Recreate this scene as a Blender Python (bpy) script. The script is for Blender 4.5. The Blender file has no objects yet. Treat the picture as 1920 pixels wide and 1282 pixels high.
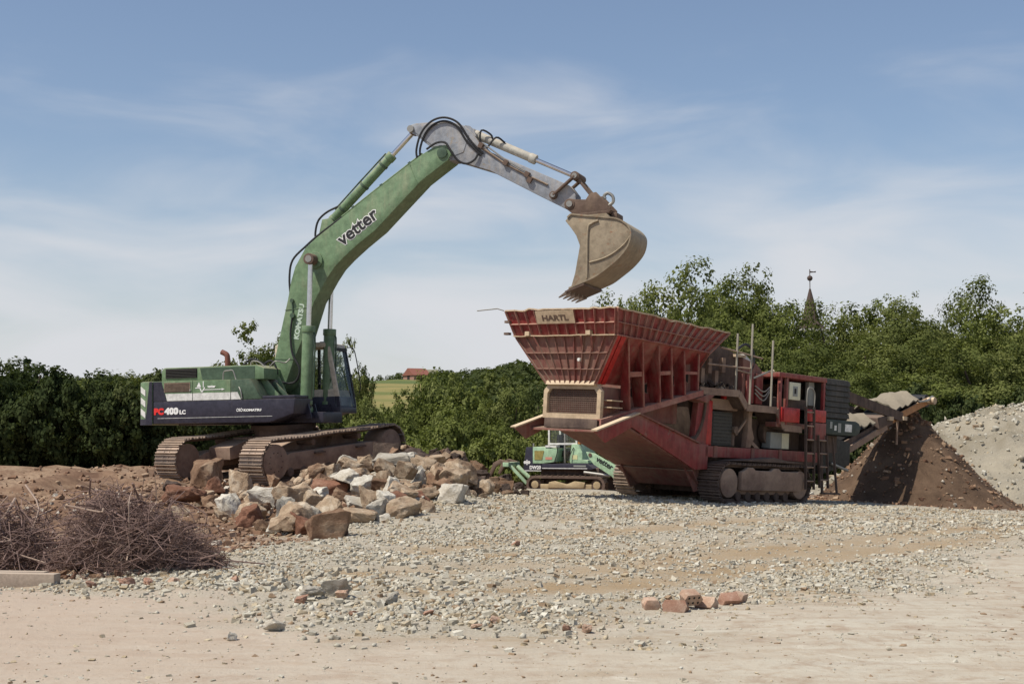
import bpy, bmesh, math, random
import numpy as np
from mathutils import Matrix, Vector
R = math.radians
scene = bpy.context.scene
col = scene.collection
random.seed(7); RNG = np.random.default_rng(11)

# ------------------------------------------------------------------ camera
cam_d = bpy.data.cameras.new('camera'); cam = bpy.data.objects.new('camera', cam_d); col.objects.link(cam)
cam.location = (0, 0, 1.7); cam.rotation_euler = (R(90 + 3.41), 0, 0)
cam_d.sensor_width = 36; cam_d.lens = 50.0; cam_d.clip_end = 6000; cam_d.clip_start = .1
scene.camera = cam
# ------------------------------------------------------------------ sky, sun, exposure
SUN_AZ, SUN_EL = 211.0, 58.0      # compass-style angle measured from +X anticlockwise of the side the sun stands on
w = bpy.data.worlds.new('World'); scene.world = w; w.use_nodes = True
nt = w.node_tree; nt.nodes.clear()
def N(nt, t, **kw):
    n = nt.nodes.new(t)
    for k, v in kw.items():
        if k.startswith('i_'): n.inputs[k[2:].replace('_', ' ')].default_value = v
        else: setattr(n, k, v)
    return n
sky = N(nt, 'ShaderNodeTexSky', sky_type='NISHITA', sun_disc=False)
sky.sun_elevation = R(SUN_EL); sky.sun_rotation = R(90 - SUN_AZ); sky.altitude = 300
sky.air_density = 1.0; sky.dust_density = 1.2; sky.ozone_density = 1.6
tc = N(nt, 'ShaderNodeTexCoord'); sep = N(nt, 'ShaderNodeSeparateXYZ'); nt.links.new(tc.outputs['Generated'], sep.inputs[0])
mp = N(nt, 'ShaderNodeMapping'); mp.inputs['Scale'].default_value = (1.0, 1.0, 3.4); mp.inputs['Location'].default_value = (.4, .1, .07)
nt.links.new(tc.outputs['Generated'], mp.inputs[0])
n1 = N(nt, 'ShaderNodeTexNoise', i_Scale=5.5, i_Detail=7.0, i_Roughness=.49, i_Distortion=.5); nt.links.new(mp.outputs[0], n1.inputs['Vector'])
# low hazy cloud bank: thick near the horizon, wisps above
el = N(nt, 'ShaderNodeMapRange', i_From_Min=0.0, i_From_Max=0.27, i_To_Min=.46, i_To_Max=-.20); nt.links.new(sep.outputs['Z'], el.inputs[0])
ad = N(nt, 'ShaderNodeMath', operation='ADD'); nt.links.new(n1.outputs['Fac'], ad.inputs[0]); nt.links.new(el.outputs[0], ad.inputs[1])
cm = N(nt, 'ShaderNodeMapRange', i_From_Min=.31, i_From_Max=.95, i_To_Min=.03, i_To_Max=.95); cm.interpolation_type = 'SMOOTHSTEP'
nt.links.new(ad.outputs[0], cm.inputs[0])
mix = N(nt, 'ShaderNodeMixRGB'); mix.inputs[2].default_value = (6.1, 6.2, 6.5, 1)
tint = N(nt, 'ShaderNodeMixRGB', blend_type='MULTIPLY'); tint.inputs[0].default_value = 1; tint.inputs[2].default_value = (1.03, 1.0, 1.0, 1)
nt.links.new(sky.outputs[0], tint.inputs[1])
nt.links.new(cm.outputs[0], mix.inputs[0]); nt.links.new(tint.outputs[0], mix.inputs[1])
bg = N(nt, 'ShaderNodeBackground'); bg.inputs['Strength'].default_value = .100; nt.links.new(mix.outputs[0], bg.inputs[0])
ow = N(nt, 'ShaderNodeOutputWorld'); nt.links.new(bg.outputs[0], ow.inputs[0])
sd = bpy.data.lights.new('sun', 'SUN'); sd.energy = 4.2; sd.angle = R(.53); sd.color = (1, .93, .82)
so = bpy.data.objects.new('sun', sd); col.objects.link(so)
sv = Vector((math.cos(R(SUN_AZ)) * math.cos(R(SUN_EL)), math.sin(R(SUN_AZ)) * math.cos(R(SUN_EL)), math.sin(R(SUN_EL))))
so.rotation_euler = sv.to_track_quat('Z', 'Y').to_euler()
scene.view_settings.view_transform = 'Standard'; scene.view_settings.look = 'None'
scene.view_settings.exposure = 0.2; scene.view_settings.gamma = 1
scene.render.engine = 'CYCLES'
scene.cycles.max_bounces = 6; scene.cycles.transparent_max_bounces = 8

# ------------------------------------------------------------------ helpers
def tag(o, label=None, cat=None, group=None, kind=None):
    for k, v in (('label', label), ('category', cat), ('group', group), ('kind', kind)):
        if v: o[k] = v
    return o
def empty(name, M=None):
    o = bpy.data.objects.new(name, None); col.objects.link(o)
    o.empty_display_size = .2
    if M is not None: o.matrix_world = M
    return o
def frame(o, yaw, pitch=0, roll=0):
    return Matrix.Translation(o) @ Matrix.Rotation(R(yaw), 4, 'Z') @ Matrix.Rotation(-R(pitch), 4, 'Y') @ Matrix.Rotation(R(roll), 4, 'X')
def link_mesh(name, me, mat=None, parent=None, M=None):
    o = bpy.data.objects.new(name, me); col.objects.link(o)
    if mat is not None and not me.materials: me.materials.append(mat)
    if parent is not None: o.parent = parent
    if M is not None: o.matrix_local = M
    return o
class MB:
    def __init__(s, M=None): s.v = []; s.f = []; s.M = M
    def add(s, vs, fs):
        b = len(s.v); s.v += [tuple(q) for q in vs]; s.f += [tuple(b + i for i in f) for f in fs]; return s
    def box(s, a, b):
        (x0, y0, z0), (x1, y1, z1) = a, b
        return s.add([(x0,y0,z0),(x1,y0,z0),(x1,y1,z0),(x0,y1,z0),(x0,y0,z1),(x1,y0,z1),(x1,y1,z1),(x0,y1,z1)],
                     [(3,2,1,0),(4,5,6,7),(0,1,5,4),(1,2,6,5),(2,3,7,6),(3,0,4,7)])
    def obox(s, c, size, M):
        h = [q / 2 for q in size]
        vs = [Vector(c) + M @ Vector((sx*h[0], sy*h[1], sz*h[2])) for sz in (-1,1) for sx, sy in ((-1,-1),(1,-1),(1,1),(-1,1))]
        return s.add(vs, [(3,2,1,0),(4,5,6,7),(0,1,5,4),(1,2,6,5),(2,3,7,6),(3,0,4,7)])
    def bar(s, p, q, w, t, up=(0, 0, 1)):
        p, q = Vector(p), Vector(q); d = q - p; x = d.normalized(); y = Vector(up).cross(x)
        if y.length < 1e-4: y = Vector((0,1,0)).cross(x)
        y.normalize(); z = x.cross(y)
        M = Matrix((x, y, z)).transposed()
        return s.obox((p + q) / 2, (d.length, w, t), M)
    def prism(s, pts, axis, a, b):
        n = len(pts)
        def P(u, v, c): return {'y': (u, c, v), 'x': (c, u, v), 'z': (u, v, c)}[axis]
        area = sum(pts[i][0]*pts[(i+1) % n][1] - pts[(i+1) % n][0]*pts[i][1] for i in range(n))
        fl = (area > 0) if axis != 'y' else (area < 0)
        vs = [P(u, v, a) for u, v in pts] + [P(u, v, b) for u, v in pts]
        lo = tuple(range(n)); hi = tuple(range(n, 2*n))
        up = (b > a)
        if fl == up: lo = lo[::-1]
        else: hi = hi[::-1]
        sides = []
        for i in range(n):
            j = (i+1) % n
            f = (i, j, n+j, n+i)
            sides.append(f if fl == up else f[::-1])
        return s.add(vs, [lo, hi] + sides)
    def tube(s, pts, r, n=8, cap=True):
        pts = [Vector(p) for p in pts]; k = len(pts)
        rs = r if isinstance(r, (list, tuple)) else [r]*k
        T = [(pts[min(i+1, k-1)] - pts[max(i-1, 0)]).normalized() for i in range(k)]
        u = T[0].orthogonal().normalized(); vs = []
        for i in range(k):
            u = (u - T[i]*u.dot(T[i])).normalized(); v = T[i].cross(u)
            vs += [pts[i] + (u*math.cos(2*math.pi*j/n) + v*math.sin(2*math.pi*j/n))*rs[i] for j in range(n)]
        fs = [(i*n+j, i*n+(j+1) % n, (i+1)*n+(j+1) % n, (i+1)*n+j) for i in range(k-1) for j in range(n)]
        if cap: fs += [tuple(range(n))[::-1], tuple(range((k-1)*n, k*n))]
        return s.add(vs, fs)
    def cyl(s, p, q, r, n=16): return s.tube([p, q], r, n)
    def plate(s, quad, t):
        q = [Vector(p) for p in quad]; nrm = (q[1]-q[0]).cross(q[2]-q[0]).normalized()*t
        m = len(q)
        vs = q + [p + nrm for p in q]
        fs = [tuple(range(m))[::-1], tuple(range(m, 2*m))] + [(i, (i+1) % m, m+(i+1) % m, m+i) for i in range(m)]
        return s.add(vs, fs)
    def mesh(s, name, mat, bevel=0, sharp=35):
        vs = [tuple(s.M @ Vector(p)) for p in s.v] if s.M is not None else s.v
        me = bpy.data.meshes.new(name); me.from_pydata(vs, [], s.f); me.update()
        if bevel:
            bm = bmesh.new(); bm.from_mesh(me); bmesh.ops.remove_doubles(bm, verts=bm.verts, dist=1e-5)
            ed = [e for e in bm.edges if len(e.link_faces) == 2 and e.calc_face_angle(0) > .6]
            bmesh.ops.bevel(bm, geom=ed, offset=bevel, segments=2, profile=.6, affect='EDGES', clamp_overlap=True)
            bm.to_mesh(me); bm.free()
        for p in me.polygons: p.use_smooth = True
        me.set_sharp_from_angle(angle=R(sharp))
        if mat: me.materials.append(mat)
        return me
    def build(s, name, mat, parent=None, bevel=0, sharp=35):
        return link_mesh(name, s.mesh(name, mat, bevel, sharp), None, parent)
def catmull(pts, n=6):
    P = [Vector(p) for p in pts]; P = [P[0]*2-P[1]] + P + [P[-1]*2-P[-2]]; out = []
    for i in range(1, len(P)-2):
        a, b, c, d = P[i-1:i+3]
        for k in range(n):
            t = k/n
            out.append(.5*((2*b)+(c-a)*t+(2*a-5*b+4*c-d)*t*t+(3*b-a-3*c+d)*t**3))
    return out + [P[-2]]
def text_mesh(body, size, offset=0., extrude=.004, align='LEFT'):
    cu = bpy.data.curves.new('lettering', 'FONT'); cu.body = body; cu.size = size; cu.extrude = extrude; cu.offset = offset
    cu.align_x = align; cu.resolution_u = 3
    ob = bpy.data.objects.new('lettering', cu); col.objects.link(ob)
    dg = bpy.context.evaluated_depsgraph_get(); dg.update()
    me = bpy.data.meshes.new_from_object(ob.evaluated_get(dg))
    bpy.data.objects.remove(ob); bpy.data.curves.remove(cu)
    return me
def plane_M(o, dx, dn):
    """text frame: origin o, reading direction dx, outward normal dn"""
    x = Vector(dx).normalized(); z = Vector(dn).normalized(); y = z.cross(x).normalized(); z = x.cross(y)
    M = Matrix((x, y, z)).transposed().to_4x4(); M.translation = Vector(o); return M

# ------------------------------------------------------------------ materials
def ramp(nt, fac, stops, interp='LINEAR'):
    r = nt.nodes.new('ShaderNodeValToRGB'); r.color_ramp.interpolation = interp
    while len(r.color_ramp.elements) < len(stops): r.color_ramp.elements.new(.5)
    for e, (p, c) in zip(r.color_ramp.elements, stops):
        e.position = p; e.color = c if len(c) == 4 else (*c, 1)
    nt.links.new(fac, r.inputs[0]); return r.outputs[0]
def new_mat(name):
    m = bpy.data.materials.new(name); m.use_nodes = True; nt = m.node_tree
    return m, nt, nt.nodes['Principled BSDF']
def coords(nt, kind='Object', scale=(1,1,1)):
    t = nt.nodes.new('ShaderNodeTexCoord'); mp = nt.nodes.new('ShaderNodeMapping'); mp.inputs['Scale'].default_value = scale
    nt.links.new(t.outputs[kind], mp.inputs[0]); return mp.outputs[0]
def noise(nt, vec, scale, detail=5, rough=.6, dist=0):
    n = nt.nodes.new('ShaderNodeTexNoise'); n.inputs['Scale'].default_value = scale; n.inputs['Detail'].default_value = detail
    n.inputs['Roughness'].default_value = rough; n.inputs['Distortion'].default_value = dist
    nt.links.new(vec, n.inputs['Vector']); return n.outputs['Fac']
def mixc(nt, fac, a, b, mode='MIX'):
    m = nt.nodes.new('ShaderNodeMixRGB'); m.blend_type = mode
    for i, q in ((0, fac), (1, a), (2, b)):
        if isinstance(q, (int, float)): m.inputs[i].default_value = q
        elif isinstance(q, tuple): m.inputs[i].default_value = (*q, 1) if len(q) == 3 else q
        else: nt.links.new(q, m.inputs[i])
    return m.outputs[0]
def math_n(nt, op, a, b=0., c=None):
    m = nt.nodes.new('ShaderNodeMath'); m.operation = op
    for i, q in enumerate((a, b) if c is None else (a, b, c)):
        if isinstance(q, (int, float)): m.inputs[i].default_value = q
        else: nt.links.new(q, m.inputs[i])
    return m.outputs[0]
def bump(nt, bs, h, strength=.3, dist=.02):
    b = nt.nodes.new('ShaderNodeBump'); b.inputs['Strength'].default_value = strength; b.inputs['Distance'].default_value = dist
    nt.links.new(h, b.inputs['Height']); nt.links.new(b.outputs[0], bs.inputs['Normal'])
DUST = (.33, .26, .19)
def paint(name, c, dust=.35, dustc=DUST, rough=.5, var=.25, streak=True, metal=0., sc=1.6, wear=0., wearc=(.16, .09, .06)):
    """machine paint: faded in patches, run-down streaks, dust lying on it in blotches and on upward faces"""
    m, nt, bs = new_mat(name)
    v = coords(nt); n1 = noise(nt, v, sc, 7, .65, .3); n2 = noise(nt, v, sc*5.3, 6, .7)
    base = mixc(nt, math_n(nt, 'MULTIPLY', n1, var*2), c, tuple(min(1, q*1.25+.03) for q in c))
    base = mixc(nt, ramp(nt, n2, [(.35, (1,1,1)), (.62, (0,0,0))]), base, mixc(nt, 1-.6*var, base, tuple(q*.62 for q in c)))
    if wear:
        n4 = noise(nt, v, sc*3.1, 8, .75, .5)
        base = mixc(nt, ramp(nt, n4, [(.66-wear*.3, (0,0,0)), (.72-wear*.3, (1,1,1))]), base, wearc)
    sv_ = coords(nt, 'Object', (3.2, 3.2, .35) if streak else (1, 1, 1)); n3 = noise(nt, sv_, 2.3, 6, .65, .2)
    ge = nt.nodes.new('ShaderNodeNewGeometry'); sp = nt.nodes.new('ShaderNodeSeparateXYZ'); nt.links.new(ge.outputs['Normal'], sp.inputs[0])
    up = math_n(nt, 'MULTIPLY', math_n(nt, 'MAXIMUM', sp.outputs['Z'], 0.), .42)
    f = math_n(nt, 'ADD', math_n(nt, 'ADD', math_n(nt, 'MULTIPLY', n3, .55), math_n(nt, 'MULTIPLY', n1, .45)), up)
    dm = ramp(nt, f, [(max(0, .72-.55*dust), (0,0,0)), (min(1, 1.02-.45*dust), (1,1,1))])
    dm = math_n(nt, 'MULTIPLY', dm, min(1., .35+dust))
    colr = mixc(nt, dm, base, mixc(nt, n2, dustc, tuple(q*1.35 for q in dustc)))
    nt.links.new(colr, bs.inputs['Base Color'])
    nt.links.new(math_n(nt, 'ADD', math_n(nt, 'MULTIPLY', dm, .35), rough), bs.inputs['Roughness'])
    bs.inputs['Metallic'].default_value = metal; bs.inputs['Specular IOR Level'].default_value = .35
    bump(nt, bs, n2, .12, .01)
    return m
def plain(name, c, rough=.6, metal=0., spec=.4):
    m, nt, bs = new_mat(name); v = coords(nt); n = noise(nt, v, 9, 5)
    nt.links.new(mixc(nt, n, tuple(q*.8 for q in c), tuple(min(1, q*1.2) for q in c)), bs.inputs['Base Color'])
    bs.inputs['Roughness'].default_value = rough; bs.inputs['Metallic'].default_value = metal; bs.inputs['Specular IOR Level'].default_value = spec
    return m
def rock_mat(name, c1, c2, c3, sc=2.2, bumps=.5):
    m, nt, bs = new_mat(name); oi = nt.nodes.new('ShaderNodeObjectInfo'); v0 = coords(nt)
    va = nt.nodes.new('ShaderNodeVectorMath'); nt.links.new(v0, va.inputs[0]); nt.links.new(oi.outputs['Location'], va.inputs[1]); v = va.outputs[0]
    n1 = noise(nt, v, sc, 8, .62, .4); n2 = noise(nt, v, sc*7, 8, .72)
    c = ramp(nt, n1, [(.32, c1), (.52, c2), (.68, c3)])
    c = mixc(nt, math_n(nt, 'MULTIPLY', ramp(nt, n2, [(.4, (1,1,1)), (.6, (0,0,0))]), .5), c, mixc(nt, 1, c, (.55, .5, .45), 'MULTIPLY'))
    hs = nt.nodes.new('ShaderNodeHueSaturation'); nt.links.new(c, hs.inputs['Color'])
    nt.links.new(math_n(nt, 'MULTIPLY_ADD', oi.outputs['Random'], .45, .78), hs.inputs['Value'])
    nt.links.new(hs.outputs[0], bs.inputs['Base Color']); bs.inputs['Roughness'].default_value = .92; bs.inputs['Specular IOR Level'].default_value = .15
    bump(nt, bs, math_n(nt, 'ADD', n2, n1), bumps, .05)
    return m
M = {}
GREEN = (.135, .215, .112)
M['green'] = paint('green paint', GREEN, .34, (.27, .25, .16), .42, .4, True, 0, 1.2, .12, (.1, .13, .08))
M['dkgreen'] = paint('dark green paint', (.06, .10, .062), .25, (.22, .2, .13), .45, .25)
M['navy'] = paint('navy paint', (.03, .028, .044), .22, (.12, .1, .1), .4, .2)
M['white'] = paint('white paint', (.7, .7, .66), .25, (.4, .36, .28), .5, .15)
M['beige'] = paint('beige cab paint', (.6, .52, .40), .25, DUST, .5, .15)
M['armgrey'] = paint('worn silver grey paint', (.27, .29, .32), .45, (.36, .31, .25), .5, .35, True, 0, 1.3, .25, (.3, .25, .19))
M['rust'] = paint('rusty steel', (.11, .07, .05), .4, (.22, .16, .11), .75, .5, False)
M['bucket'] = paint('worn bucket steel', (.25, .2, .135), .5, (.36, .3, .21), .55, .5, False, .15, 1.5, .3, (.22, .1, .05))
M['shoe'] = paint('worn track steel', (.21, .16, .125), .45, (.38, .29, .22), .42, .4, False, .45)
M['frame'] = paint('dusty frame', (.16, .095, .07), .7, (.31, .225, .165), .75, .3, False)
M['black'] = plain('black rubber', (.018, .018, .019), .55)
M['chrome'] = plain('chrome rod', (.62, .6, .58), .18, 1.)
M['dark'] = plain('dark interior', (.02, .017, .015), .8)
M['steel'] = plain('dull steel pipe', (.3, .29, .26), .45, .5)
M['exhaust'] = plain('rusty exhaust', (.16, .06, .04), .7)
M['louvre'] = plain('dark louvre', (.05, .048, .042), .6)
M['ventbrown'] = paint('brown dusty vent', (.17, .12, .085), .4, DUST, .7)
M['red_letter'] = plain('red lettering', (.75, .035, .03), .5)
M['white_letter'] = plain('white lettering', (.8, .8, .77), .5)
M['black_letter'] = plain('black lettering', (.02, .02, .02), .5)
M['faded_letter'] = plain('faded letters', (.11, .07, .05), .8)
RED = (.22, .021, .021)
M['red'] = paint('red machine paint', RED, .5, (.25, .17, .125), .5, .35, True, 0, 1.1, .2, (.2, .1, .075))
M['redclean'] = paint('bright red paint', (.42, .022, .02), .2, (.34, .22, .17), .38, .2)
M['reddusty'] = paint('dust covered red paint', (.18, .034, .028), .68, (.22, .15, .112), .7, .35, True, 0, .9)
M['redrib'] = paint('red rib paint', (.24, .06, .047), .6, (.36, .23, .17), .6, .3, False, 0, 2.2)
M['tan'] = paint('caked tan dust', (.42, .31, .2), .6, (.5, .4, .28), .85, .3, False)
M['crdark'] = paint('dark dusty steel', (.07, .045, .036), .55, (.17, .125, .095), .8, .3)
M['slat'] = paint('dark engine slats', (.045, .043, .036), .35, (.14, .12, .1), .7, .2)
M['tank'] = paint('dark green tank', (.035, .05, .042), .3, (.13, .13, .11), .6, .2)
M['cover'] = paint('grey canvas cover', (.17, .145, .105), .4, (.25, .215, .16), .9, .3, False)
M['orange'] = paint('faded orange beam', (.38, .18, .07), .35, (.4, .3, .2), .6, .3)
M['cream'] = plain('cream panel', (.62, .6, .44), .55)
M['greybox'] = plain('grey cabinet', (.26, .27, .25), .6)
M['lgreen'] = paint('pale green paint', (.37, .55, .35), .25, (.5, .5, .34), .45, .2)
M['gold'] = paint('mustard mesh', (.3, .25, .07), .3, (.4, .34, .2), .7, .2)
M['mud'] = paint('caked yellow mud', (.36, .27, .15), .6, (.45, .36, .22), .95, .4, False)
def glass_mat():
    m, nt, bs = new_mat('cab glass'); nt.nodes.remove(bs)
    tr = N(nt, 'ShaderNodeBsdfTransparent'); tr.inputs[0].default_value = (.93, .95, .94, 1)
    gl = N(nt, 'ShaderNodeBsdfGlossy'); gl.inputs['Roughness'].default_value = .03
    fr = N(nt, 'ShaderNodeValue'); fr.outputs[0].default_value = .045
    mx = N(nt, 'ShaderNodeMixShader'); nt.links.new(fr.outputs[0], mx.inputs[0]); nt.links.new(tr.outputs[0], mx.inputs[1]); nt.links.new(gl.outputs[0], mx.inputs[2])
    nt.links.new(mx.outputs[0], nt.nodes['Material Output'].inputs[0]); return m
M['glass'] = glass_mat()
M['rock_brown'] = rock_mat('brown stone', (.13, .075, .05), (.24, .155, .1), (.36, .27, .19))
M['rock_tan'] = rock_mat('tan stone', (.22, .15, .10), (.38, .29, .20), (.52, .45, .35))
M['rock_pale'] = rock_mat('pale limestone', (.38, .34, .27), (.52, .49, .42), (.62, .6, .53))
M['rock_dark'] = rock_mat('dark stone', (.05, .038, .033), (.09, .068, .057), (.15, .11, .09))
M['rock_red'] = rock_mat('reddish stone', (.15, .07, .045), (.25, .13, .085), (.33, .21, .15))
# ------------------------------------------------------------------ ground shape
def ss(a, b, t):
    t = np.clip((t-a)/(b-a), 0, 1); return t*t*(3-2*t)
_P = np.random.default_rng(3).random((64, 64))
def vnoise(x, y):
    xi = np.floor(x).astype(int); yi = np.floor(y).astype(int); fx = x-xi; fy = y-yi
    fx = fx*fx*(3-2*fx); fy = fy*fy*(3-2*fy)
    g = lambda i, j: _P[i % 64, j % 64]
    return (g(xi, yi)*(1-fx)+g(xi+1, yi)*fx)*(1-fy)+(g(xi, yi+1)*(1-fx)+g(xi+1, yi+1)*fx)*fy
def fbm(x, y, o=4):
    s = 0; a = .5
    for k in range(o):
        s = s+a*vnoise(x*2**k+17*k, y*2**k+31*k); a *= .5
    return s
GRAVEL = np.array([(-4.3,15.3),(-3.8,17.0),(-3.4,20.0),(-2.9,22.6),(-2.2,28),(-1.0,31),(0.0,38),(30,38),(30,24),(7.8,21.4),(3.6,15.7),(1.5,13.1),(.4,11.7),(-.5,12.1),(-1.9,12.9),(-2.7,14.2)])
RUTS = [[(-1.3,19.3),(-.08,21.1),(1.57,22.1),(4.04,24.5),(9.7,27.5)], [(.2,14.6),(2.0,15.9),(4.5,18.9),(8.0,22.7)], [(.9,16.8),(3.05,18.5),(6.1,22.1),(8.8,24.5)], [(.9,28.3),(5.6,27.3),(12,29)], [(-2.5,16.2),(-.5,17.0),(2.2,19.6),(5,22.5)]]
def rut_mask(x, y):
    """brown wheel and track runs crossing the gravel"""
    m = np.zeros(np.shape(x))
    wob = .55*(fbm(x*.5+7, y*.5)-.47)*2+.3*(fbm(x*2, y*2)-.47)*2
    for k, L_ in enumerate(RUTS):
        d = np.full(np.shape(x), 1e9)
        for (x0, y0), (x1, y1) in zip(L_[:-1], L_[1:]):
            ex, ey = x1-x0, y1-y0; t = np.clip(((x-x0)*ex+(y-y0)*ey)/(ex*ex+ey*ey), 0, 1); d = np.minimum(d, np.hypot(x-x0-t*ex, y-y0-t*ey))
        w = .42+.12*(k % 3); m = np.maximum(m, np.exp(-((d+wob*.5)/w)**2)*(.9 if k < 4 else .6))
    return m
def poly_sd(px, py, poly):
    """signed distance to a polygon, positive inside"""
    d = np.full(px.shape, 1e9); ins = np.zeros(px.shape, bool); n = len(poly)
    for i in range(n):
        x0, y0 = poly[i]; x1, y1 = poly[(i+1) % n]; ex, ey = x1-x0, y1-y0
        t = np.clip(((px-x0)*ex+(py-y0)*ey)/(ex*ex+ey*ey), 0, 1)
        d = np.minimum(d, np.hypot(px-x0-t*ex, py-y0-t*ey))
        c = (y0 > py) != (y1 > py)
        with np.errstate(divide='ignore', invalid='ignore'):
            ins ^= c & (px < (x1-x0)*(py-y0)/(y1-y0 if y1 != y0 else 1e-9)+x0)
    return np.where(ins, d, -d)
def gh(x, y):
    x = np.asarray(x, float); y = np.asarray(y, float)
    pl = .03-.053*(np.clip(x, 2, 16)-4.57)-.011*(np.clip(y, 20, 46)-32.6)
    z = pl*ss(21, 29, y)*ss(-5, -1, x)*(1-.0*ss(40, 50, y))
    z = z+.40*ss(21.5, 31, y)*ss(-10.5, -7, x)*(1-ss(-2.5, .5, x))*(1-ss(41, 46, y))
    z = z+.50*np.exp(-((x+2.2)/1.25)**2-((y-35.2)/2.4)**2)+.42*np.exp(-((x+4.4)/2.0)**2-((y-38.3)/2.0)**2)+.26*np.exp(-((x+2.5)/1.4)**2-((y-29.3)/3.0)**2)
    z = z-1.0*ss(36.5, 43, y)*ss(-3, 0, x)*(1-ss(6, 9, x))-.75*ss(42, 56, y)*(ss(-9, -4, x)*(1-ss(12, 18, x))-ss(-3, 0, x)*(1-ss(6, 9, x)))
    z = z-5.5*ss(54, 82, y)*(1-.55*ss(8, 20, x))
    hill = 24.5*ss(170, 560, y)+26*ss(560, 1800, y)
    hill = hill*(1+.16*(fbm(x/90+3, y/160+8)-.45)*2)
    z = z+hill+ss(60, 140, y)*2.5*(fbm(x/25, y/25)-.5)
    z = z+22*ss(40, 260, x)*ss(90, 300, y)
    near = 1-ss(60, 90, y)
    z = z+near*(.10*(fbm(x*.35, y*.35)-.47)+.05*(fbm(x*1.3+5, y*1.3)-.47)*ss(12, 15, y))
    return z
# ------------------------------------------------------------------ ground sheet
def edge_sd(x, y): return poly_sd(x, y, GRAVEL)+1.3*(fbm(x*.8, y*.8)-.47)*2+.5*(fbm(x*3.1, y*3.1)-.47)*2
def rough_soil(x, y): return (1-ss(-9.5, -7.5, x))*ss(26, 31, y)*(1-ss(56, 62, y))*(.45*np.abs(fbm(x*.33+2, y*.55)-.47)*2+.22*(fbm(x*1.1, y*1.4)-.47)*2)-0
def axis_lines(lo, hi, d0, d1, far_lo, far_hi, g=1.12, segs=()):
    a = list(np.arange(d0, d1, lo))
    s = lo; v = a[-1]; up = []
    while v < far_hi:
        s = min(s*g, 60); v += s; up.append(v)
    s = lo; v = a[0]; dn = []
    while v > far_lo:
        s = min(s*g, 60); v -= s; dn.append(v)
    return np.array(dn[::-1]+a+up)
gx = axis_lines(.085, 0, -8, 10, -2500, 2500, 1.045)
gy = axis_lines(.085, 0, 8.5, 24, -40, 3200, 1.022)
X, Y = np.meshgrid(gx, gy); Zg = gh(X, Y)
sdg = edge_sd(X, Y)
gmask = ss(-.35, .35, sdg)
fine = ss(0, 20, 40-Y)
RM = rut_mask(X, Y)
# broad ruts left by tracks across the gravel, running the way the crusher stands
u = X*.80-Y*.60
rut = (.5+.5*np.sin(u*2.1+2.2*fbm(X*.25, Y*.25)))
Zg = Zg+gmask*fine*(.035*(fbm(X*2.6, Y*2.6)-.47)*2+.02*rut*ss(0, 3, X+1)+.03-.035*RM)
left = (1-ss(-6, -3.2, X))*ss(15, 18, Y)*(1-ss(60, 70, Y))
Zg = Zg+left*(.22*(fbm(X*.7+9, Y*.5)-.47)*2+.10*(fbm(X*2.2, Y*2.0)-.47)*2)+rough_soil(X, Y)
ny, nx = X.shape
me = bpy.data.meshes.new('ground'); me.vertices.add(nx*ny)
me.vertices.foreach_set('co', np.stack([X, Y, Zg], -1).astype(np.float32).ravel())
i = np.arange(nx*ny).reshape(ny, nx); q = np.stack([i[:-1,:-1], i[:-1,1:], i[1:,1:], i[1:,:-1]], -1).reshape(-1, 4)
me.loops.add(q.size); me.loops.foreach_set('vertex_index', q.ravel().astype(np.int32))
me.polygons.add(len(q)); me.polygons.foreach_set('loop_start', np.arange(0, q.size, 4, dtype=np.int32)); me.update(); me.validate()
me.polygons.foreach_set('use_smooth', np.ones(len(q), bool))
def zone_cols(x, y, sd_):
    g_ = ss(-1.3, .45, sd_+.7*(fbm(x*1.7+3, y*1.7)-.47)*2)
    soil = np.clip((1-g_)*ss(14.6, 16.4, y+.8*(fbm(x*.6, y*.6)-.5))*(1-ss(1.0, 3.0, x)*(1-ss(30, 44, y))), 0, 1)
    far = ss(80, 130, y)
    return g_, soil, far
g_, soil, far = zone_cols(X, Y, sdg)
zc = np.stack([g_, soil, far, rut_mask(X, Y)*g_], -1).astype(np.float32)
at = me.attributes.new('zone', 'FLOAT_COLOR', 'POINT'); at.data.foreach_set('color', zc.ravel())
m, nt, bs = new_mat('site ground')
za = N(nt, 'ShaderNodeAttribute', attribute_name='zone'); zs = N(nt, 'ShaderNodeSeparateColor'); nt.links.new(za.outputs['Color'], zs.inputs[0])
v = coords(nt, 'Object'); nA = noise(nt, v, .55, 7, .6, .3); nB = noise(nt, v, 6, 8, .7); nC = noise(nt, v, 38, 6, .7); nD = noise(nt, v, .16, 5, .6)
vs_ = coords(nt, 'Object', (.35, 1.6, 1)); nS = noise(nt, vs_, 1.7, 7, .62, .5)
slab = ramp(nt, nS, [(.28, (.34,.27,.205)), (.42, (.45,.40,.315)), (.56, (.52,.49,.40)), (.72, (.40,.35,.285))])
slab = mixc(nt, ramp(nt, nB, [(.50, (0,0,0)), (.70, (1,1,1))]), slab, (.36,.275,.19))
slab = mixc(nt, math_n(nt, 'MULTIPLY', nC, .55), slab, (.36,.30,.24))
slab = mixc(nt, math_n(nt, 'MULTIPLY', ramp(nt, nD, [(.42, (0,0,0)), (.6, (1,1,1))]), .5), slab, (.42,.365,.285))
trk = noise(nt, coords(nt, 'Object', (.45, 1.3, 1)), 1.4, 9, .68, 1.4)
slab = mixc(nt, math_n(nt, 'MULTIPLY', ramp(nt, trk, [(.56, (0,0,0)), (.68, (1,1,1))]), .4), slab, (.37,.285,.205))
slab = mixc(nt, math_n(nt, 'MULTIPLY', ramp(nt, noise(nt, v, 2.3, 9, .72, .4), [(.52, (0,0,0)), (.64, (1,1,1))]), .7), slab, (.31,.235,.17))
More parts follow.
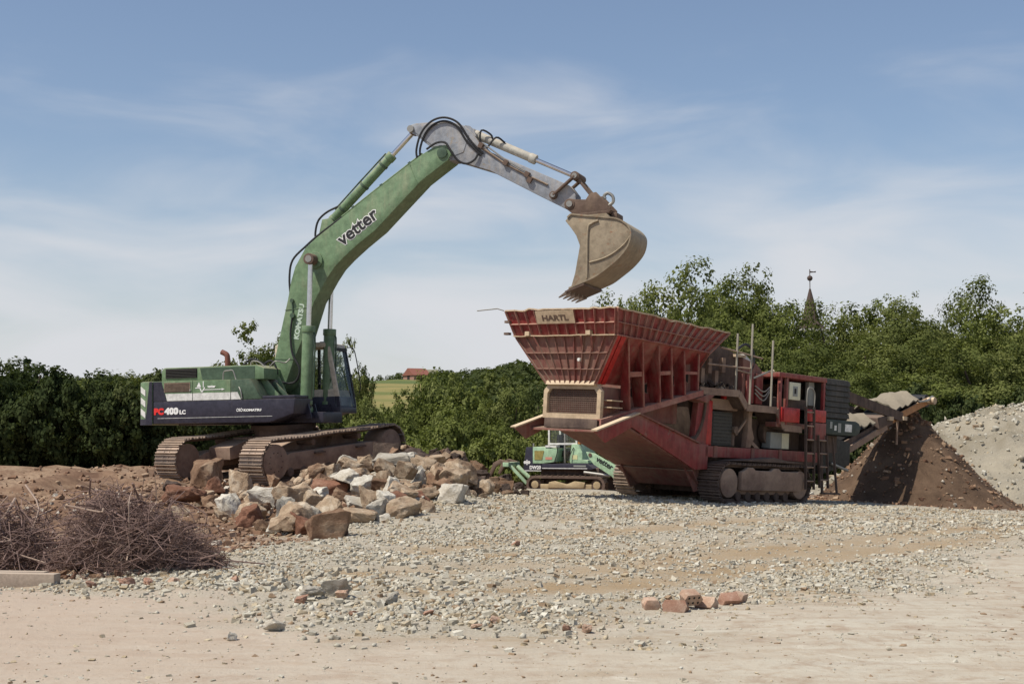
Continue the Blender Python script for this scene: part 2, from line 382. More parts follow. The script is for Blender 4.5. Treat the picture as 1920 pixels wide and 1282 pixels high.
slab = mixc(nt, math_n(nt, 'MULTIPLY', ramp(nt, noise(nt, v, 1.2, 9, .7, 1.2), [(.60, (0,0,0)), (.70, (1,1,1))]), .7), slab, (.60,.57,.48))
lx = nt.nodes.new('ShaderNodeSeparateXYZ'); nt.links.new(v, lx.inputs[0])
wl = ramp(nt, math_n(nt, 'MULTIPLY_ADD', math_n(nt, 'SUBTRACT', nA, lx.outputs['X']), .12, .35), [(.3, (0,0,0)), (.9, (1,1,1))])
slab = mixc(nt, math_n(nt, 'MULTIPLY', wl, .75), slab, mixc(nt, nB, (.37,.28,.215), (.47,.385,.305)))
grav = ramp(nt, nC, [(.28, (.26,.22,.16)), (.5, (.41,.37,.295)), (.72, (.50,.47,.39))])
grav = mixc(nt, ramp(nt, noise(nt, coords(nt, 'Object', (.35,1.1,1)), .75, 6, .62, .8), [(.50, (0,0,0)), (.64, (1,1,1))]), grav, mixc(nt, nB, (.24,.165,.09), (.40,.30,.18)))
so_ = ramp(nt, nA, [(.3, (.125,.075,.05)), (.48, (.225,.145,.095)), (.62, (.34,.245,.165)), (.75, (.25,.155,.10))])
so_ = mixc(nt, ramp(nt, nB, [(.35, (1,1,1)), (.6, (0,0,0))]), so_, mixc(nt, .55, so_, (.08,.045,.03)))
fld = ramp(nt, noise(nt, coords(nt, 'Object', (.006,.03,.02)), 1.0, 3), [(.42, (.10,.13,.045)), (.5, (.25,.21,.085)), (.6, (.13,.15,.05))])
grav = mixc(nt, math_n(nt, 'MULTIPLY', za.outputs['Alpha'], math_n(nt, 'MULTIPLY_ADD', nB, .9, .35)), grav, mixc(nt, nC, (.26,.175,.095), (.43,.33,.21)))
c = mixc(nt, zs.outputs['Red'], slab, grav); c = mixc(nt, zs.outputs['Green'], c, so_); c = mixc(nt, zs.outputs['Blue'], c, fld)
nt.links.new(c, bs.inputs['Base Color']); bs.inputs['Roughness'].default_value = .95; bs.inputs['Specular IOR Level'].default_value = .12
bump(nt, bs, math_n(nt, 'ADD', math_n(nt, 'MULTIPLY', nB, .8), math_n(nt, 'MULTIPLY', nC, math_n(nt, 'MULTIPLY_ADD', zs.outputs['Red'], .9, .3))), .55, .05)
ground = link_mesh('ground', me, m); ground['kind'] = 'structure'

# ------------------------------------------------------------------ stones
def hull_rock(seed, sx, sy, sz, n=16, sub=2, amp=.05, box=.6):
    """angular broken stone: convex hull of a few points, edges knocked off, faces roughened"""
    rg = np.random.default_rng(seed); P = rg.normal(size=(n, 3)); P /= np.linalg.norm(P, axis=1)[:, None]
    P = np.sign(P)*np.abs(P)**box; P *= (.8+.2*rg.random((n, 1)))
    bm = bmesh.new()
    for p in P: bm.verts.new((p[0]*.5, p[1]*.5, p[2]*.5))
    r = bmesh.ops.convex_hull(bm, input=bm.verts)
    bmesh.ops.delete(bm, geom=list({g for g in r['geom_interior']+r['geom_unused'] if isinstance(g, bmesh.types.BMVert)}), context='VERTS')
    bmesh.ops.dissolve_limit(bm, angle_limit=R(14), verts=bm.verts, edges=bm.edges)
    if sub:
        bmesh.ops.bevel(bm, geom=list(bm.edges), offset=.018, segments=1, profile=.5, affect='EDGES', clamp_overlap=True)
        bmesh.ops.triangulate(bm, faces=bm.faces)
        for k in range(sub):
            bmesh.ops.subdivide_edges(bm, edges=[e for e in bm.edges if e.calc_length() > .16/(k+1)], cuts=1, use_grid_fill=True)
            bmesh.ops.triangulate(bm, faces=bm.faces)
        ph = rg.random(3)*50
        from mathutils import noise as mn
        for v in bm.verts:
            c0 = v.co.copy()
            d = mn.fractal(c0*4+Vector(ph), 1., 2.1, 4)*amp
            v.co += v.co.normalized()*d
    for v in bm.verts: v.co = Vector((v.co.x*sx, v.co.y*sy, v.co.z*sz))
    bmesh.ops.recalc_face_normals(bm, faces=bm.faces)
    me = bpy.data.meshes.new('stone'); bm.to_mesh(me); bm.free()
    for p in me.polygons: p.use_smooth = True
    me.set_sharp_from_angle(angle=R(22))
    return me
HUE = {'b': ('brown', 'rock_brown'), 'r': ('reddish brown', 'rock_red'), 't': ('tan', 'rock_tan'), 'p': ('pale', 'rock_pale'), 'd': ('dark', 'rock_dark')}
BOULDERS = [(-6.42,29.78,.62,.68,'b'),(-6.17,26.69,.74,.41,'r'),(-5.0,24.99,.35,.49,'p'),(-5.53,28.68,.48,.52,'t'),(-4.64,26.19,.65,.4,'p'),(-4.22,23.29,.55,.4,'r'),(-3.81,23.84,.26,.46,'p'),(-3.76,22.29,.34,.25,'p'),(-3.35,22.19,.49,.55,'t'),(-2.72,21.29,.71,.44,'b'),(-2.6,23.43,.71,.26,'t'),(-3.51,25.03,.49,.42,'t'),(-3.21,25.28,.16,.25,'t'),(-2.63,24.78,.62,.29,'p'),(-3.41,26.68,.63,.35,'r'),(-2.95,26.82,.37,.39,'b'),(-3.92,32.0,.49,.29,'r'),(-3.54,31.6,.54,.27,'t'),(-2.47,28.56,.91,.44,'p'),(-1.75,27.51,.34,.32,'p'),(-2.25,26.47,.28,.33,'p'),(-1.95,26.67,.35,.2,'t'),(-1.69,25.97,.65,.25,'t'),(-2.47,25.52,.42,.21,'r'),(-1.9,23.98,.63,.33,'t'),(-2.15,24.48,.24,.29,'t'),(-2.12,23.43,.23,.16,'p'),(-1.51,24.53,.31,.27,'t'),(-1.1,25.98,.5,.43,'p'),(-1.32,26.87,.26,.22,'b'),(-1.68,24.13,.2,.2,'t'),(-3.05,34.2,.72,.6,'d'),(-3.35,33.2,.46,.34,'d'),(-2.22,32.06,.27,.22,'t'),(-1.79,33.55,.23,.21,'t'),(-2.7,34.6,.45,.34,'d'),(-2.32,33.9,.38,.28,'d'),(-1.94,33.01,.41,.27,'d'),(-1.63,32.26,.4,.27,'d'),(-1.35,31.97,.35,.27,'d'),(-1.11,32.72,.32,.23,'t'),(-.95,30.32,.34,.21,'d'),(-.71,30.88,.39,.26,'d'),(-.39,29.73,.29,.25,'b'),(-.81,27.27,.26,.19,'t'),(-.68,27.88,.23,.19,'b'),(-6.86,28.48,.36,.28,'d'),(-6.11,29.3,.45,.33,'r'),(-5.85,24.89,.31,.21,'t'),(-5.68,26.49,.44,.26,'b'),(-5.38,23.59,.33,.16,'b'),(-.55,27.48,.19,.13,'t'),(-1.08,29.52,.25,.18,'d'),(-1.64,28.61,.24,.2,'t'),(-.19,30.58,.3,.21,'d')]
SPECIAL = {0: 'big brown boulder standing upright before the rear track end', 1: 'long reddish brown slab lying tilted below the rear track end', 2: 'tall pale grey stone on end among red soil',
  4: 'pale rough boulder lying below the nearer excavator track', 5: 'dark reddish block with flat top at foot of heap', 6: 'narrow pale stone standing on end between two blocks',
  8: 'large tan pointed boulder leaning at the front of the heap', 9: 'largest flat brown slab tilted at the front of the heap', 10: 'long flat tan slab resting behind the large brown slab',
  13: 'broad pale rounded boulder lying above the long flat slab', 18: 'largest cream boulder lying high beside the excavator track', 22: 'long tan stone bar lying across the heap',
  28: 'pale cream pointed boulder where heap meets the gravel', 31: 'large dark brown rock wedged by the front track end'}
protos = [hull_rock(100+k, 1, 1, 1, n=[11, 14, 18][k % 3], sub=3, amp=.065, box=[.45, .6, .8][k % 3]) for k in range(14)]
def put_rock(name, me, x, y, z, s, rot, mat, label, cat, group=None):
    o = bpy.data.objects.new(name, me.copy() if False else me); col.objects.link(o)
    o.location = (x, y, z); o.scale = s; o.rotation_euler = rot
    if not me.materials: me.materials.append(mat)
    o.material_slots[0].link = 'OBJECT'; o.material_slots[0].material = mat
    return tag(o, label, cat, group)
for k, (x, y, wd, ht, c) in enumerate(BOULDERS):
    rg = random.Random(k); hue, mn_ = HUE[c]
    z = float(gh(x, y)); dp = (wd+ht)/2*rg.uniform(.75, 1.05)
    tall = ht > wd*1.05
    lab = SPECIAL.get(k)
    grp = None
    if not lab:
        where = 'under the dark rocks on the crest' if False else ('on the dark right flank of the heap' if x > -1.5 and y > 29 else 'near the excavator tracks' if y > 28 else 'in the middle of the heap' if y > 25 else 'low at the front of the heap')
        size = 'small' if wd < .3 else 'medium' if wd < .5 else 'large'
        lab = f'{size} {hue} broken stone {where}'; grp = 'broken stones of the rubble heap, ' + lab
    put_rock('boulder', protos[k % 14], x, y+.18, z+ht*.40, (wd*1.28, dp*1.15, ht*1.3), (rg.uniform(-.25, .25), rg.uniform(-.3, .3), rg.uniform(-.5, .5)), M[mn_], lab, 'boulder', grp)
# filler rubble between the big ones
cnt = 0
while cnt < 210:
    x = random.uniform(-6.6, .3); y = random.uniform(21.8, 36.2)
    if x < -4.5 and random.random() < .45: continue
    if y < 21.6+abs(x+3)*.9: continue
    if x > -3 and y < 22+ (x+3)*2.4: continue
    if -7.6 < x < -2.7 and y > 31.8+.0*x and x < -3.3+(y-33)*.1: continue
    cnt += 1
    s = random.choice([.16, .2, .24, .3, .36, .42, .5])*(1.0 if x > -4.8 else .75); far_ = y > 30 and x > -3
    c = random.choice('bdddtb' if far_ else 'bttptprb'); hue, mn_ = HUE[c]
    lab = f'{"small" if s < .2 else "fist to head sized" if s < .28 else "middling"} {hue} rubble stone filling gaps {"on the far crest" if far_ else "between the boulders"}'
    put_rock('rubble_stone', protos[cnt % 14], x, y, float(gh(x, y))+s*.28, (s*random.uniform(.9, 1.5), s*random.uniform(.8, 1.2), s*random.uniform(.6, 1.1)),
             (random.uniform(-.6, .6), random.uniform(-.6, .6), random.uniform(0, 6)), M[mn_], lab, 'stone', 'rubble, ' + lab)

# second layer: large slabs and blocks lying on top of the heap
for k in range(46):
    t = random.random(); x = -4.4+3.5*random.random(); y = 23.6+9.0*t+.35*abs(x+2.4)
    if x > -1.6 and y < 25.5+(x+1.6)*2.5: continue
    if y > 31.2 and x < -3.0: continue
    s = random.uniform(.38, .72); c = random.choice('tttpppbt' if y < 30.5 else 'dbdtd'); hue, mn_ = HUE[c]; hs_ = random.uniform(.5, .85)
    lab = f'{"slab shaped" if hs_ < .62 else "blocky"} {hue} stone lying loose on top of the heap {"crest" if y > 29 else "front"}'
    put_rock('boulder', protos[(k*5+2) % 14], x, y, float(gh(x, y))+.16+.16*random.random(), (s*random.uniform(1., 1.35), s*.85, s*hs_), (random.uniform(-.4, .4), random.uniform(-.45, .45), random.uniform(0, 6)), M[mn_], lab, 'boulder', 'stones on top of the heap, '+lab)
# ---- scattered small stones as joined real geometry
def tmpl(seed, kind=0):
    rg = np.random.default_rng(seed)
    if kind == 0:   # 12-triangle chipped block
        v = np.array([(x, y, z) for z in (-1, 1) for y in (-1, 1) for x in (-1, 1)], float)*.5
        v += rg.normal(size=v.shape)*.19
        f = np.array([(0,2,1),(1,2,3),(4,5,6),(5,7,6),(0,1,4),(1,5,4),(2,6,3),(3,6,7),(0,4,2),(2,4,6),(1,3,5),(3,7,5)])
    else:           # 10-triangle lump
        v = np.array([(math.cos(k*1.2566), math.sin(k*1.2566), .0) for k in range(5)]+[(0, 0, 1), (0, 0, -1)], float)*.52; v += rg.normal(size=v.shape)*.13
        f = np.array([(k, (k+1) % 5, 5) for k in range(5)]+[((k+1) % 5, k, 6) for k in range(5)])
    return v, f
TM = [tmpl(s, 0) for s in range(6)]+[tmpl(s, 1) for s in range(10)]
def scatter(name, x, y, size, colr, label, cat, flat=.88, sink=.36, mat=None, zf=gh, parent=None, zadd=None):
    n = len(x); which = RNG.integers(0, len(TM), n); z = zf(x, y)+(0 if zadd is None else zadd)
    VV, FF, CC, TT = [], [], [], []; base = 0
    ang = RNG.uniform(0, 6.283, n); tilt = RNG.normal(0, .35, n); sc = size[:, None]*np.stack([RNG.uniform(.85, 1.25, n), RNG.uniform(.75, 1.1, n), flat*RNG.uniform(.75, 1.15, n)], -1)
    for t, (tv, tf) in enumerate(TM):
        idx = np.nonzero(which == t)[0]
        if not len(idx): continue
        p = tv[None]*sc[idx][:, None]
        ct, st = np.cos(tilt[idx])[:, None], np.sin(tilt[idx])[:, None]
        p = np.stack([p[..., 0], p[..., 1]*ct-p[..., 2]*st, p[..., 1]*st+p[..., 2]*ct], -1)
        ca, sa = np.cos(ang[idx])[:, None], np.sin(ang[idx])[:, None]
        p = np.stack([p[..., 0]*ca-p[..., 1]*sa, p[..., 0]*sa+p[..., 1]*ca, p[..., 2]], -1)
        p += np.stack([x[idx], y[idx], z[idx]+size[idx]*flat*(.5-sink)], -1)[:, None]
        VV.append(p.reshape(-1, 3)); FF.append((tf[None]+(np.arange(len(idx))*len(tv))[:, None, None]+base).reshape(-1, 3)); base += len(idx)*len(tv)
        CC.append(np.repeat(colr[idx], len(tv), 0)); TT.append(t)
    V = np.concatenate(VV); Fa = np.concatenate(FF); C = np.concatenate(CC)
    me = bpy.data.meshes.new(name); me.vertices.add(len(V)); me.vertices.foreach_set('co', V.astype(np.float32).ravel())
    me.loops.add(Fa.size); me.loops.foreach_set('vertex_index', Fa.ravel().astype(np.int32))
    me.polygons.add(len(Fa)); me.polygons.foreach_set('loop_start', np.arange(0, Fa.size, 3, dtype=np.int32)); me.update()
    sh_ = np.concatenate([np.full(len(f_), t_ < 6) for f_, t_ in zip(FF, TT)]); sa_ = me.attributes.new('sharp_face', 'BOOLEAN', 'FACE'); sa_.data.foreach_set('value', sh_)
    a = me.attributes.new('tone', 'FLOAT_COLOR', 'POINT'); a.data.foreach_set('color', np.concatenate([C, np.ones((len(C), 1))], 1).astype(np.float32).ravel())
    o = link_mesh(name, me, mat or M['tone'], parent); o['kind'] = 'stuff'
    if parent is None: tag(o, label, cat)
    return o
m, nt, bs = new_mat('small stones'); ta = N(nt, 'ShaderNodeAttribute', attribute_name='tone'); v = coords(nt)
nn = noise(nt, v, 60, 5, .7)
nt.links.new(mixc(nt, 1, ta.outputs['Color'], ramp(nt, nn, [(.3, (.72,.70,.68)), (.7, (1.12,1.12,1.1))]), 'MULTIPLY'), bs.inputs['Base Color'])
bs.inputs['Roughness'].default_value = .93; bs.inputs['Specular IOR Level'].default_value = .12; M['tone'] = m
def ground_z(x, y):
    s_ = edge_sd(x, y); gm = ss(-.35, .35, s_); fi = ss(0, 20, 40-y)
    uu = x*.80-y*.60; rt = .5+.5*np.sin(uu*2.1+2.2*fbm(x*.25, y*.25))
    z = gh(x, y)+gm*fi*(.035*(fbm(x*2.6, y*2.6)-.47)*2+.02*rt*ss(0, 3, x+1)+.03-.035*rut_mask(x, y))
    lf = (1-ss(-6, -3.2, x))*ss(15, 18, y)*(1-ss(60, 70, y))
    return z+lf*(.22*(fbm(x*.7+9, y*.5)-.47)*2+.10*(fbm(x*2.2, y*2.0)-.47)*2)+rough_soil(x, y)
PAL = np.array([(.44,.415,.345),(.48,.455,.38),(.41,.375,.30),(.43,.37,.27),(.37,.305,.21),(.53,.51,.44),(.29,.21,.14)])
def pick(n, p, pal=PAL): return pal[RNG.choice(len(pal), n, p=np.array(p)/sum(p))]*RNG.uniform(.88, 1.12, (n, 1))
def gravel_pts(n, x0, x1, y0, y1, lo, hi):
    x = RNG.uniform(x0, x1, n); y = y0+(y1-y0)*RNG.random(n)
    sd_ = edge_sd(x, y)
    streak = fbm(x*.28+4, y*.85+2); rut_ = .5+.5*np.sin((x*.80-y*.60)*2.1+2.2*fbm(x*.25, y*.25))
    keep = (RNG.random(n) < ss(-1.6, .5, sd_)**1.9*(.26+.74*(1-ss(.40, .56, streak+.10*rut_*ss(1, 4, x))))*(1-.88*rut_mask(x, y)))
    x, y = x[keep], y[keep]; big = np.exp(-((x+1.6)/2.2)**2-((y-15)/3.5)**2)
    return x, y, (lo+(hi-lo)*RNG.random(len(x))**2.8)*(1+.45*big)
x, y, s = gravel_pts(112000, -5.5, 8.5, 11, 22.5, .011, .056)
scatter('gravel', x, y, s, pick(len(x), (3, 3, 2.4, 1.6, 1, 1.4, .5)), 'pale grey crushed stone spread across the middle of the site', 'gravel', zf=ground_z)
x, y, s = gravel_pts(64000, -4.5, 15, 22, 34, .02, .078)
scatter('gravel', x, y, s, pick(len(x), (3, 3, 2.4, 1.8, 1.2, 1.2, .5)), 'pale crushed stone stretching up to the crusher tracks', 'gravel', zf=ground_z)
# brown fines and crumbs on red soil, bits lying on the slab
n = 9000; x = RNG.uniform(-11, -2.4, n); y = RNG.uniform(15.6, 33, n); sd_ = poly_sd(x, y, GRAVEL); k = (sd_ < 0); x, y = x[k], y[k]
BP = np.array([(.19,.115,.075),(.27,.175,.115),(.36,.26,.18),(.14,.08,.055),(.46,.42,.36)])
scatter('soil_crumbs', x, y, .025+.10*RNG.random(len(x))**3.2, pick(len(x), (3, 3, 2, 2, .9), BP), 'loose crumbs of reddish brown soil left of the gravel', 'soil', zf=ground_z)
n = 1600; x = RNG.uniform(-17, -8, n); y = RNG.uniform(30, 55, n)
scatter('soil_clods', x, y, .04+.14*RNG.random(n)**3, pick(n, (3, 3, 2, 2, .2), BP), 'rough brown clods on the soil strip before the tree belt', 'soil', zf=ground_z)
n = 9000; x = RNG.uniform(-5.5, 6.5, n); y = 8.8+8*RNG.random(n)**1.3; sd_ = poly_sd(x, y, GRAVEL); k = (sd_ < .2); x, y = x[k], y[k]
scatter('grit', x, y, .005+.032*RNG.random(len(x))**6, pick(len(x), (2, 2, 2, 2, 2, 1, 2.5)), 'scattered grit and crumbs on the pale hard surface', 'grit', zf=ground_z, flat=.6)

# ------------------------------------------------------------------ heaps beside the crusher
def heap(name, cx, cy, prof, mat, label, cat, rx=1., ry=1., rough=.1, seed=0, n=150, rings=90):
    """a tipped heap: profile of (radius, height), uneven sides"""
    rr = np.linspace(0, 1, rings)**.9*prof[-1][0]; hh = np.interp(rr, [p[0] for p in prof], [p[1] for p in prof])
    A = np.linspace(0, 2*np.pi, n, endpoint=False); RR, AA = np.meshgrid(rr, A); HH = np.tile(hh, (n, 1))
    x = cx+RR*np.cos(AA)*rx*(1+.12*(fbm(np.cos(AA)*1.5+seed, np.sin(AA)*1.5+3)-.47)*2); y = cy+RR*np.sin(AA)*ry
    w = np.clip(HH/max(hh.max(), .1), 0, 1)
    z = HH+rough*(fbm(x*1.1+seed, y*1.1)-.47)*2*np.clip(w*3, 0, 1)+.35*rough*(fbm(x*5, y*5+seed)-.47)*2
    z = z+gh(np.array([cx]), np.array([cy]))[0]
    V = np.stack([x, y, z], -1).reshape(-1, 3); i = np.arange(n*rings).reshape(n, rings); j = np.roll(i, -1, 0)
    q = np.stack([i[:, :-1], i[:, 1:], j[:, 1:], j[:, :-1]], -1).reshape(-1, 4)
    me = bpy.data.meshes.new(name); me.from_pydata(V.tolist(), [], q.tolist()); me.update()
    for p in me.polygons: p.use_smooth = True
    return tag(link_mesh(name, me, mat), label, cat), V
def heap_mat(name, c1, c2, c3, sc=1.2):
    m, nt, bs = new_mat(name); v = coords(nt); n1 = noise(nt, v, sc, 7, .62, .4); n2 = noise(nt, v, sc*22, 6, .75)
    c = ramp(nt, n1, [(.34, c1), (.5, c2), (.66, c3)]); c = mixc(nt, math_n(nt, 'MULTIPLY', n2, .7), c, mixc(nt, 1, c, (.55,.52,.5), 'MULTIPLY'))
    nt.links.new(c, bs.inputs['Base Color']); bs.inputs['Roughness'].default_value = .96; bs.inputs['Specular IOR Level'].default_value = .1
    bump(nt, bs, n2, .8, .06); return m
M['heapsoil'] = heap_mat('heaped brown soil', (.095,.064,.043), (.15,.1,.067), (.22,.15,.1))
M['heapgrey'] = heap_mat('heaped grey gravel', (.25,.22,.16), (.34,.31,.245), (.41,.37,.285), .5)
hs, HV = heap('soil_heap', 10.85, 38.9, [(0, 2.62), (.18, 2.46), (.9, 1.66), (1.8, .74), (2.35, .24), (2.75, -.02), (3.1, -.3)], M['heapsoil'], 'cone of dark brown screened soil below the conveyor end', 'heap', 1., 1., .10, 2)
hg, HG = heap('gravel_heap', 18.3, 48.0, [(0, 3.05), (2, 2.95), (3.4, 2.6), (4.6, 1.9), (6, 1.0), (7.4, .25), (8.2, -.4)], M['heapgrey'], 'big pale grey gravel heap behind the brown soil cone', 'heap', 1.05, 1.0, .35, 8, 200, 110)
k = RNG.choice(len(HV), 1500); hz = HV[k, 2]
scatter('soil_lump', HV[k, 0]+RNG.normal(0, .03, 1500), HV[k, 1]+RNG.normal(0, .03, 1500), .03+.09*RNG.random(1500)**3, pick(1500, (3, 3, 2, 1, .6), BP), None, None, zf=lambda a, b: hz, parent=hs)
k = RNG.choice(len(HG), 5000); hz2 = HG[k, 2]
scatter('gravel_stone', HG[k, 0]+RNG.normal(0, .06, 5000), HG[k, 1]+RNG.normal(0, .06, 5000), .04+.14*RNG.random(5000)**3, pick(5000, (3, 3, 2, 2, 1, 1.5, .2)), None, None, zf=lambda a, b: hz2, parent=hg)
# ring of run-out lumps at the soil cone's foot
n = 700; a = RNG.uniform(0, 6.283, n); r_ = 2.45+RNG.exponential(.35, n)
scatter('soil_crumbs', 10.85+r_*np.cos(a), 38.9+r_*np.sin(a), .03+.10*RNG.random(n)**2.5, pick(n, (3, 3, 2, 1, .8), BP), 'loose lumps rolled out around the foot of the soil cone', 'soil')

# ------------------------------------------------------------------ brush heaps
M['twig'] = plain('dry twigs', (.19, .125, .105), .85)
M['branch'] = plain('pale stripped branch', (.36, .27, .21), .8)
def brush(cx, cy, rx, ry, h, n, seed, label):
    rg = random.Random(seed); z0 = float(gh(cx, cy)); root = empty('brush_heap', Matrix.Translation((cx, cy, z0)))
    tag(root, label, 'brush heap', 'heaps of cut dry brushwood')
    lb = [(rg.uniform(-.5, .5), rg.uniform(-.5, .5), rg.uniform(.55, 1.), rg.uniform(.35, .6)) for _ in range(6)]
    def top(u, v): return h*max(max(0, a_*(1-((u-x_)**2+(v-y_)**2)/(q_*q_))) for x_, y_, a_, q_ in lb+[(0, 0, .5, 1.0)])**.7
    mb = MB(); mb2 = MB()
    for k in range(n):
        a = rg.uniform(0, 6.28); d = rg.random()**.55; u, v = d*math.cos(a), d*math.sin(a)
        zz = top(u, v)*rg.random()**.45
        p = Vector((u*rx, v*ry, zz+.02)); dr = Vector((rg.gauss(0, 1), rg.gauss(0, 1), rg.gauss(0, .55))).normalized(); L_ = rg.uniform(.18, .6) if rg.random() < .9 else rg.uniform(.6, 1.0)
        bend = Vector((rg.gauss(0, 1), rg.gauss(0, 1), rg.gauss(0, .7)))*L_*.28; r0 = rg.choice((.002, .003, .003, .004, .006, .008))
        pts = [p-dr*L_*.5, p-dr*L_*.15+bend*.6, p+dr*L_*.2+bend, p+dr*L_*.5+bend*.3]
        for q_ in pts: q_.z = max(q_.z, .01)
        mb.tube(pts, [r0, r0*.9, r0*.75, r0*.4], 3, False)
    mb.build('twigs', M['twig'], root)['kind'] = 'stuff'
    for k in range(28):
        a = rg.uniform(0, 6.28); d = rg.uniform(.2, 1.05); u, v = d*math.cos(a), d*math.sin(a); zz = top(u, v)*rg.uniform(.6, 1.05)
        p = Vector((u*rx, v*ry-.1, zz+.03)); dr = Vector((rg.gauss(0, 1), rg.gauss(0, .5), rg.gauss(0, .45))).normalized(); L_ = rg.uniform(.45, 1.25)
        b = Vector((rg.gauss(0, 1), rg.gauss(0, 1), rg.gauss(0, .8)))*.09; r0 = rg.uniform(.006, .015)
        pts = catmull([p-dr*L_*.5, p-dr*L_*.15+b, p+dr*L_*.2-b*.5, p+dr*L_*.5+b*.6], 3)
        for q_ in pts: q_.z = max(q_.z, .015)
        MB().tube(pts, [r0*(1-.6*i_/(len(pts)-1)) for i_ in range(len(pts))], 5).build('branch', M['branch'] if k % 3 == 0 else M['twig'], root)
brush(-4.38, 16.75, .93, .85, .92, 2900, 1, 'wide tangled heap of dry brushwood between timber and rubble')
brush(-6.1, 17.2, .62, .75, .8, 1200, 2, 'smaller brushwood tangle behind the squared timber')
# squared timber and board at the left
tb = empty('timber_beam', Matrix.Translation((-5.45, 15.35, float(gh(-5.45, 15.35)))) @ Matrix.Rotation(R(-9), 4, 'Z'))
tag(tb, 'squared grey timber beam lying before the brushwood', 'beam')
M['timber'] = paint('weathered timber', (.30, .24, .19), .45, (.38, .31, .24), .9, .5, False, 0, 5)
MB().box((-.62, -.075, 0), (.62, .075, .145)).build('beam_body', M['timber'], tb, .008)
pb = empty('plank', Matrix.Translation((-5.6, 15.62, float(gh(-5.6, 15.62)))) @ Matrix.Rotation(R(-6), 4, 'Z')); tag(pb, 'thin weathered plank lying behind the squared timber', 'plank')
MB().box((-.6, -.06, .10), (.55, .06, .135)).build('board', M['timber'], pb, .004)
MB().box((-.5, -.05, 0), (-.38, .05, .099)).build('block', M['timber'], pb, .004); MB().box((.35, -.05, 0), (.47, .05, .099)).build('block', M['timber'], pb, .004)
# bricks
M['brick'] = rock_mat('brick', (.29,.155,.105), (.36,.22,.16), (.44,.32,.245), 9, .3)
M['brickdust'] = rock_mat('dusty brick', (.34,.21,.15), (.43,.30,.22), (.5,.40,.31), 6, .3)
def brick(x, y, rz, tilt, L_, label, holes=False, mat='brick', lift=.0):
    z = float(ground_z(np.array([x]), np.array([y]))[0])
    root = empty('brick', Matrix.Translation((x, y, z+.035+lift)) @ Matrix.Rotation(R(rz), 4, 'Z') @ Matrix.Rotation(R(tilt), 4, 'X'))
    tag(root, label, 'brick')
    rg = random.Random(int(x*100+y)); j = lambda: rg.uniform(-.018, .018)
    MB().prism([(-L_/2+j(), -.057), (L_/2+j(), -.057), (L_/2+.02+j(), .0), (L_/2+j(), .057), (-L_/2+j(), .057), (-L_/2-.015, .01)], 'y', -.056, .056).build('brick_body', M[mat], root, .004)
    if holes:
        for a in (-.055, 0, .055):
            for b in (-.027, .025):
                MB().cyl((a, -.0575, b), (a, -.03, b), .012, 10).build('core_hole', M['dark'], root)
brick(1.66, 13.35, 28, 25, .16, 'perforated brick end standing up in the brick rubble', True, 'brickdust', .06)
brick(1.50, 13.20, -18, -15, .20, 'broken solid brick lying against the perforated brick')
brick(1.28, 13.25, 12, 10, .12, 'short brick stub left of the perforated brick', False, 'brickdust')
brick(1.82, 13.45, -30, -35, .18, 'dusty brick slanting down right of the perforated brick', False, 'brickdust')
brick(2.08, 13.75, 20, 40, .15, 'red brick piece at the far end of the brick rubble')
brick(2.2, 13.9, 60, 15, .12, 'small dusty brick piece behind the red brick', False, 'brickdust')
frag = [(-.15,12.35),(-.75,12.9),(.46,12.05),(.62,12.0),(-4.05,15.1),(-3.85,15.15),(-3.55,15.1),(-2.95,15.3),(-4.4,15.0),(-1.65,13.9),(-2.0,13.7),(-5.3,14.1),(-5.9,13.9),(.05,20.0),(-1.4,12.75),(-.3,12.1)]
for k, (x, y) in enumerate(frag):
    s = random.uniform(.09, .2); z = float(ground_z(np.array([x]), np.array([y]))[0])
    grp = 'reddish brick fragments along the gravel edge'
    put_rock('brick_fragment', protos[k % 14], x, y, z+s*.2, (s*1.3, s*.8, s*.55), (.2, random.uniform(-.3, .3), random.uniform(0, 6)), M['brick' if k % 3 else 'brickdust'],
             'reddish brick fragment lying along the edge of the gravel' if y < 14.6 else 'reddish fragment lying before the brushwood or on the gravel', 'brick fragment', grp if y < 14.6 else 'reddish fragments by the brushwood')
# lone lumps of concrete near the foot of the gravel
for k, (x, y, s, lab) in enumerate([(-1.93, 13.9, .22, 'pale concrete lump beside a reddish stone on gravel'), (-2.0, 12.05, .17, 'grey concrete lump lying alone on the hard surface'), (-2.25, 11.55, .12, 'small grey lump lying near the lone concrete lump'), (-1.72, 14.05, .28, 'flat cream stone at lower gravel edge'), (-1.15, 13.6, .18, 'white angular stone at lower gravel edge')]):
    put_rock('concrete_lump', protos[(k*3+1) % 14], x, y, float(ground_z(np.array([x]), np.array([y]))[0])+s*.25, (s*1.25, s*.9, s*.7), (.1*k, .2, k), M['rock_pale'], lab, 'stone')
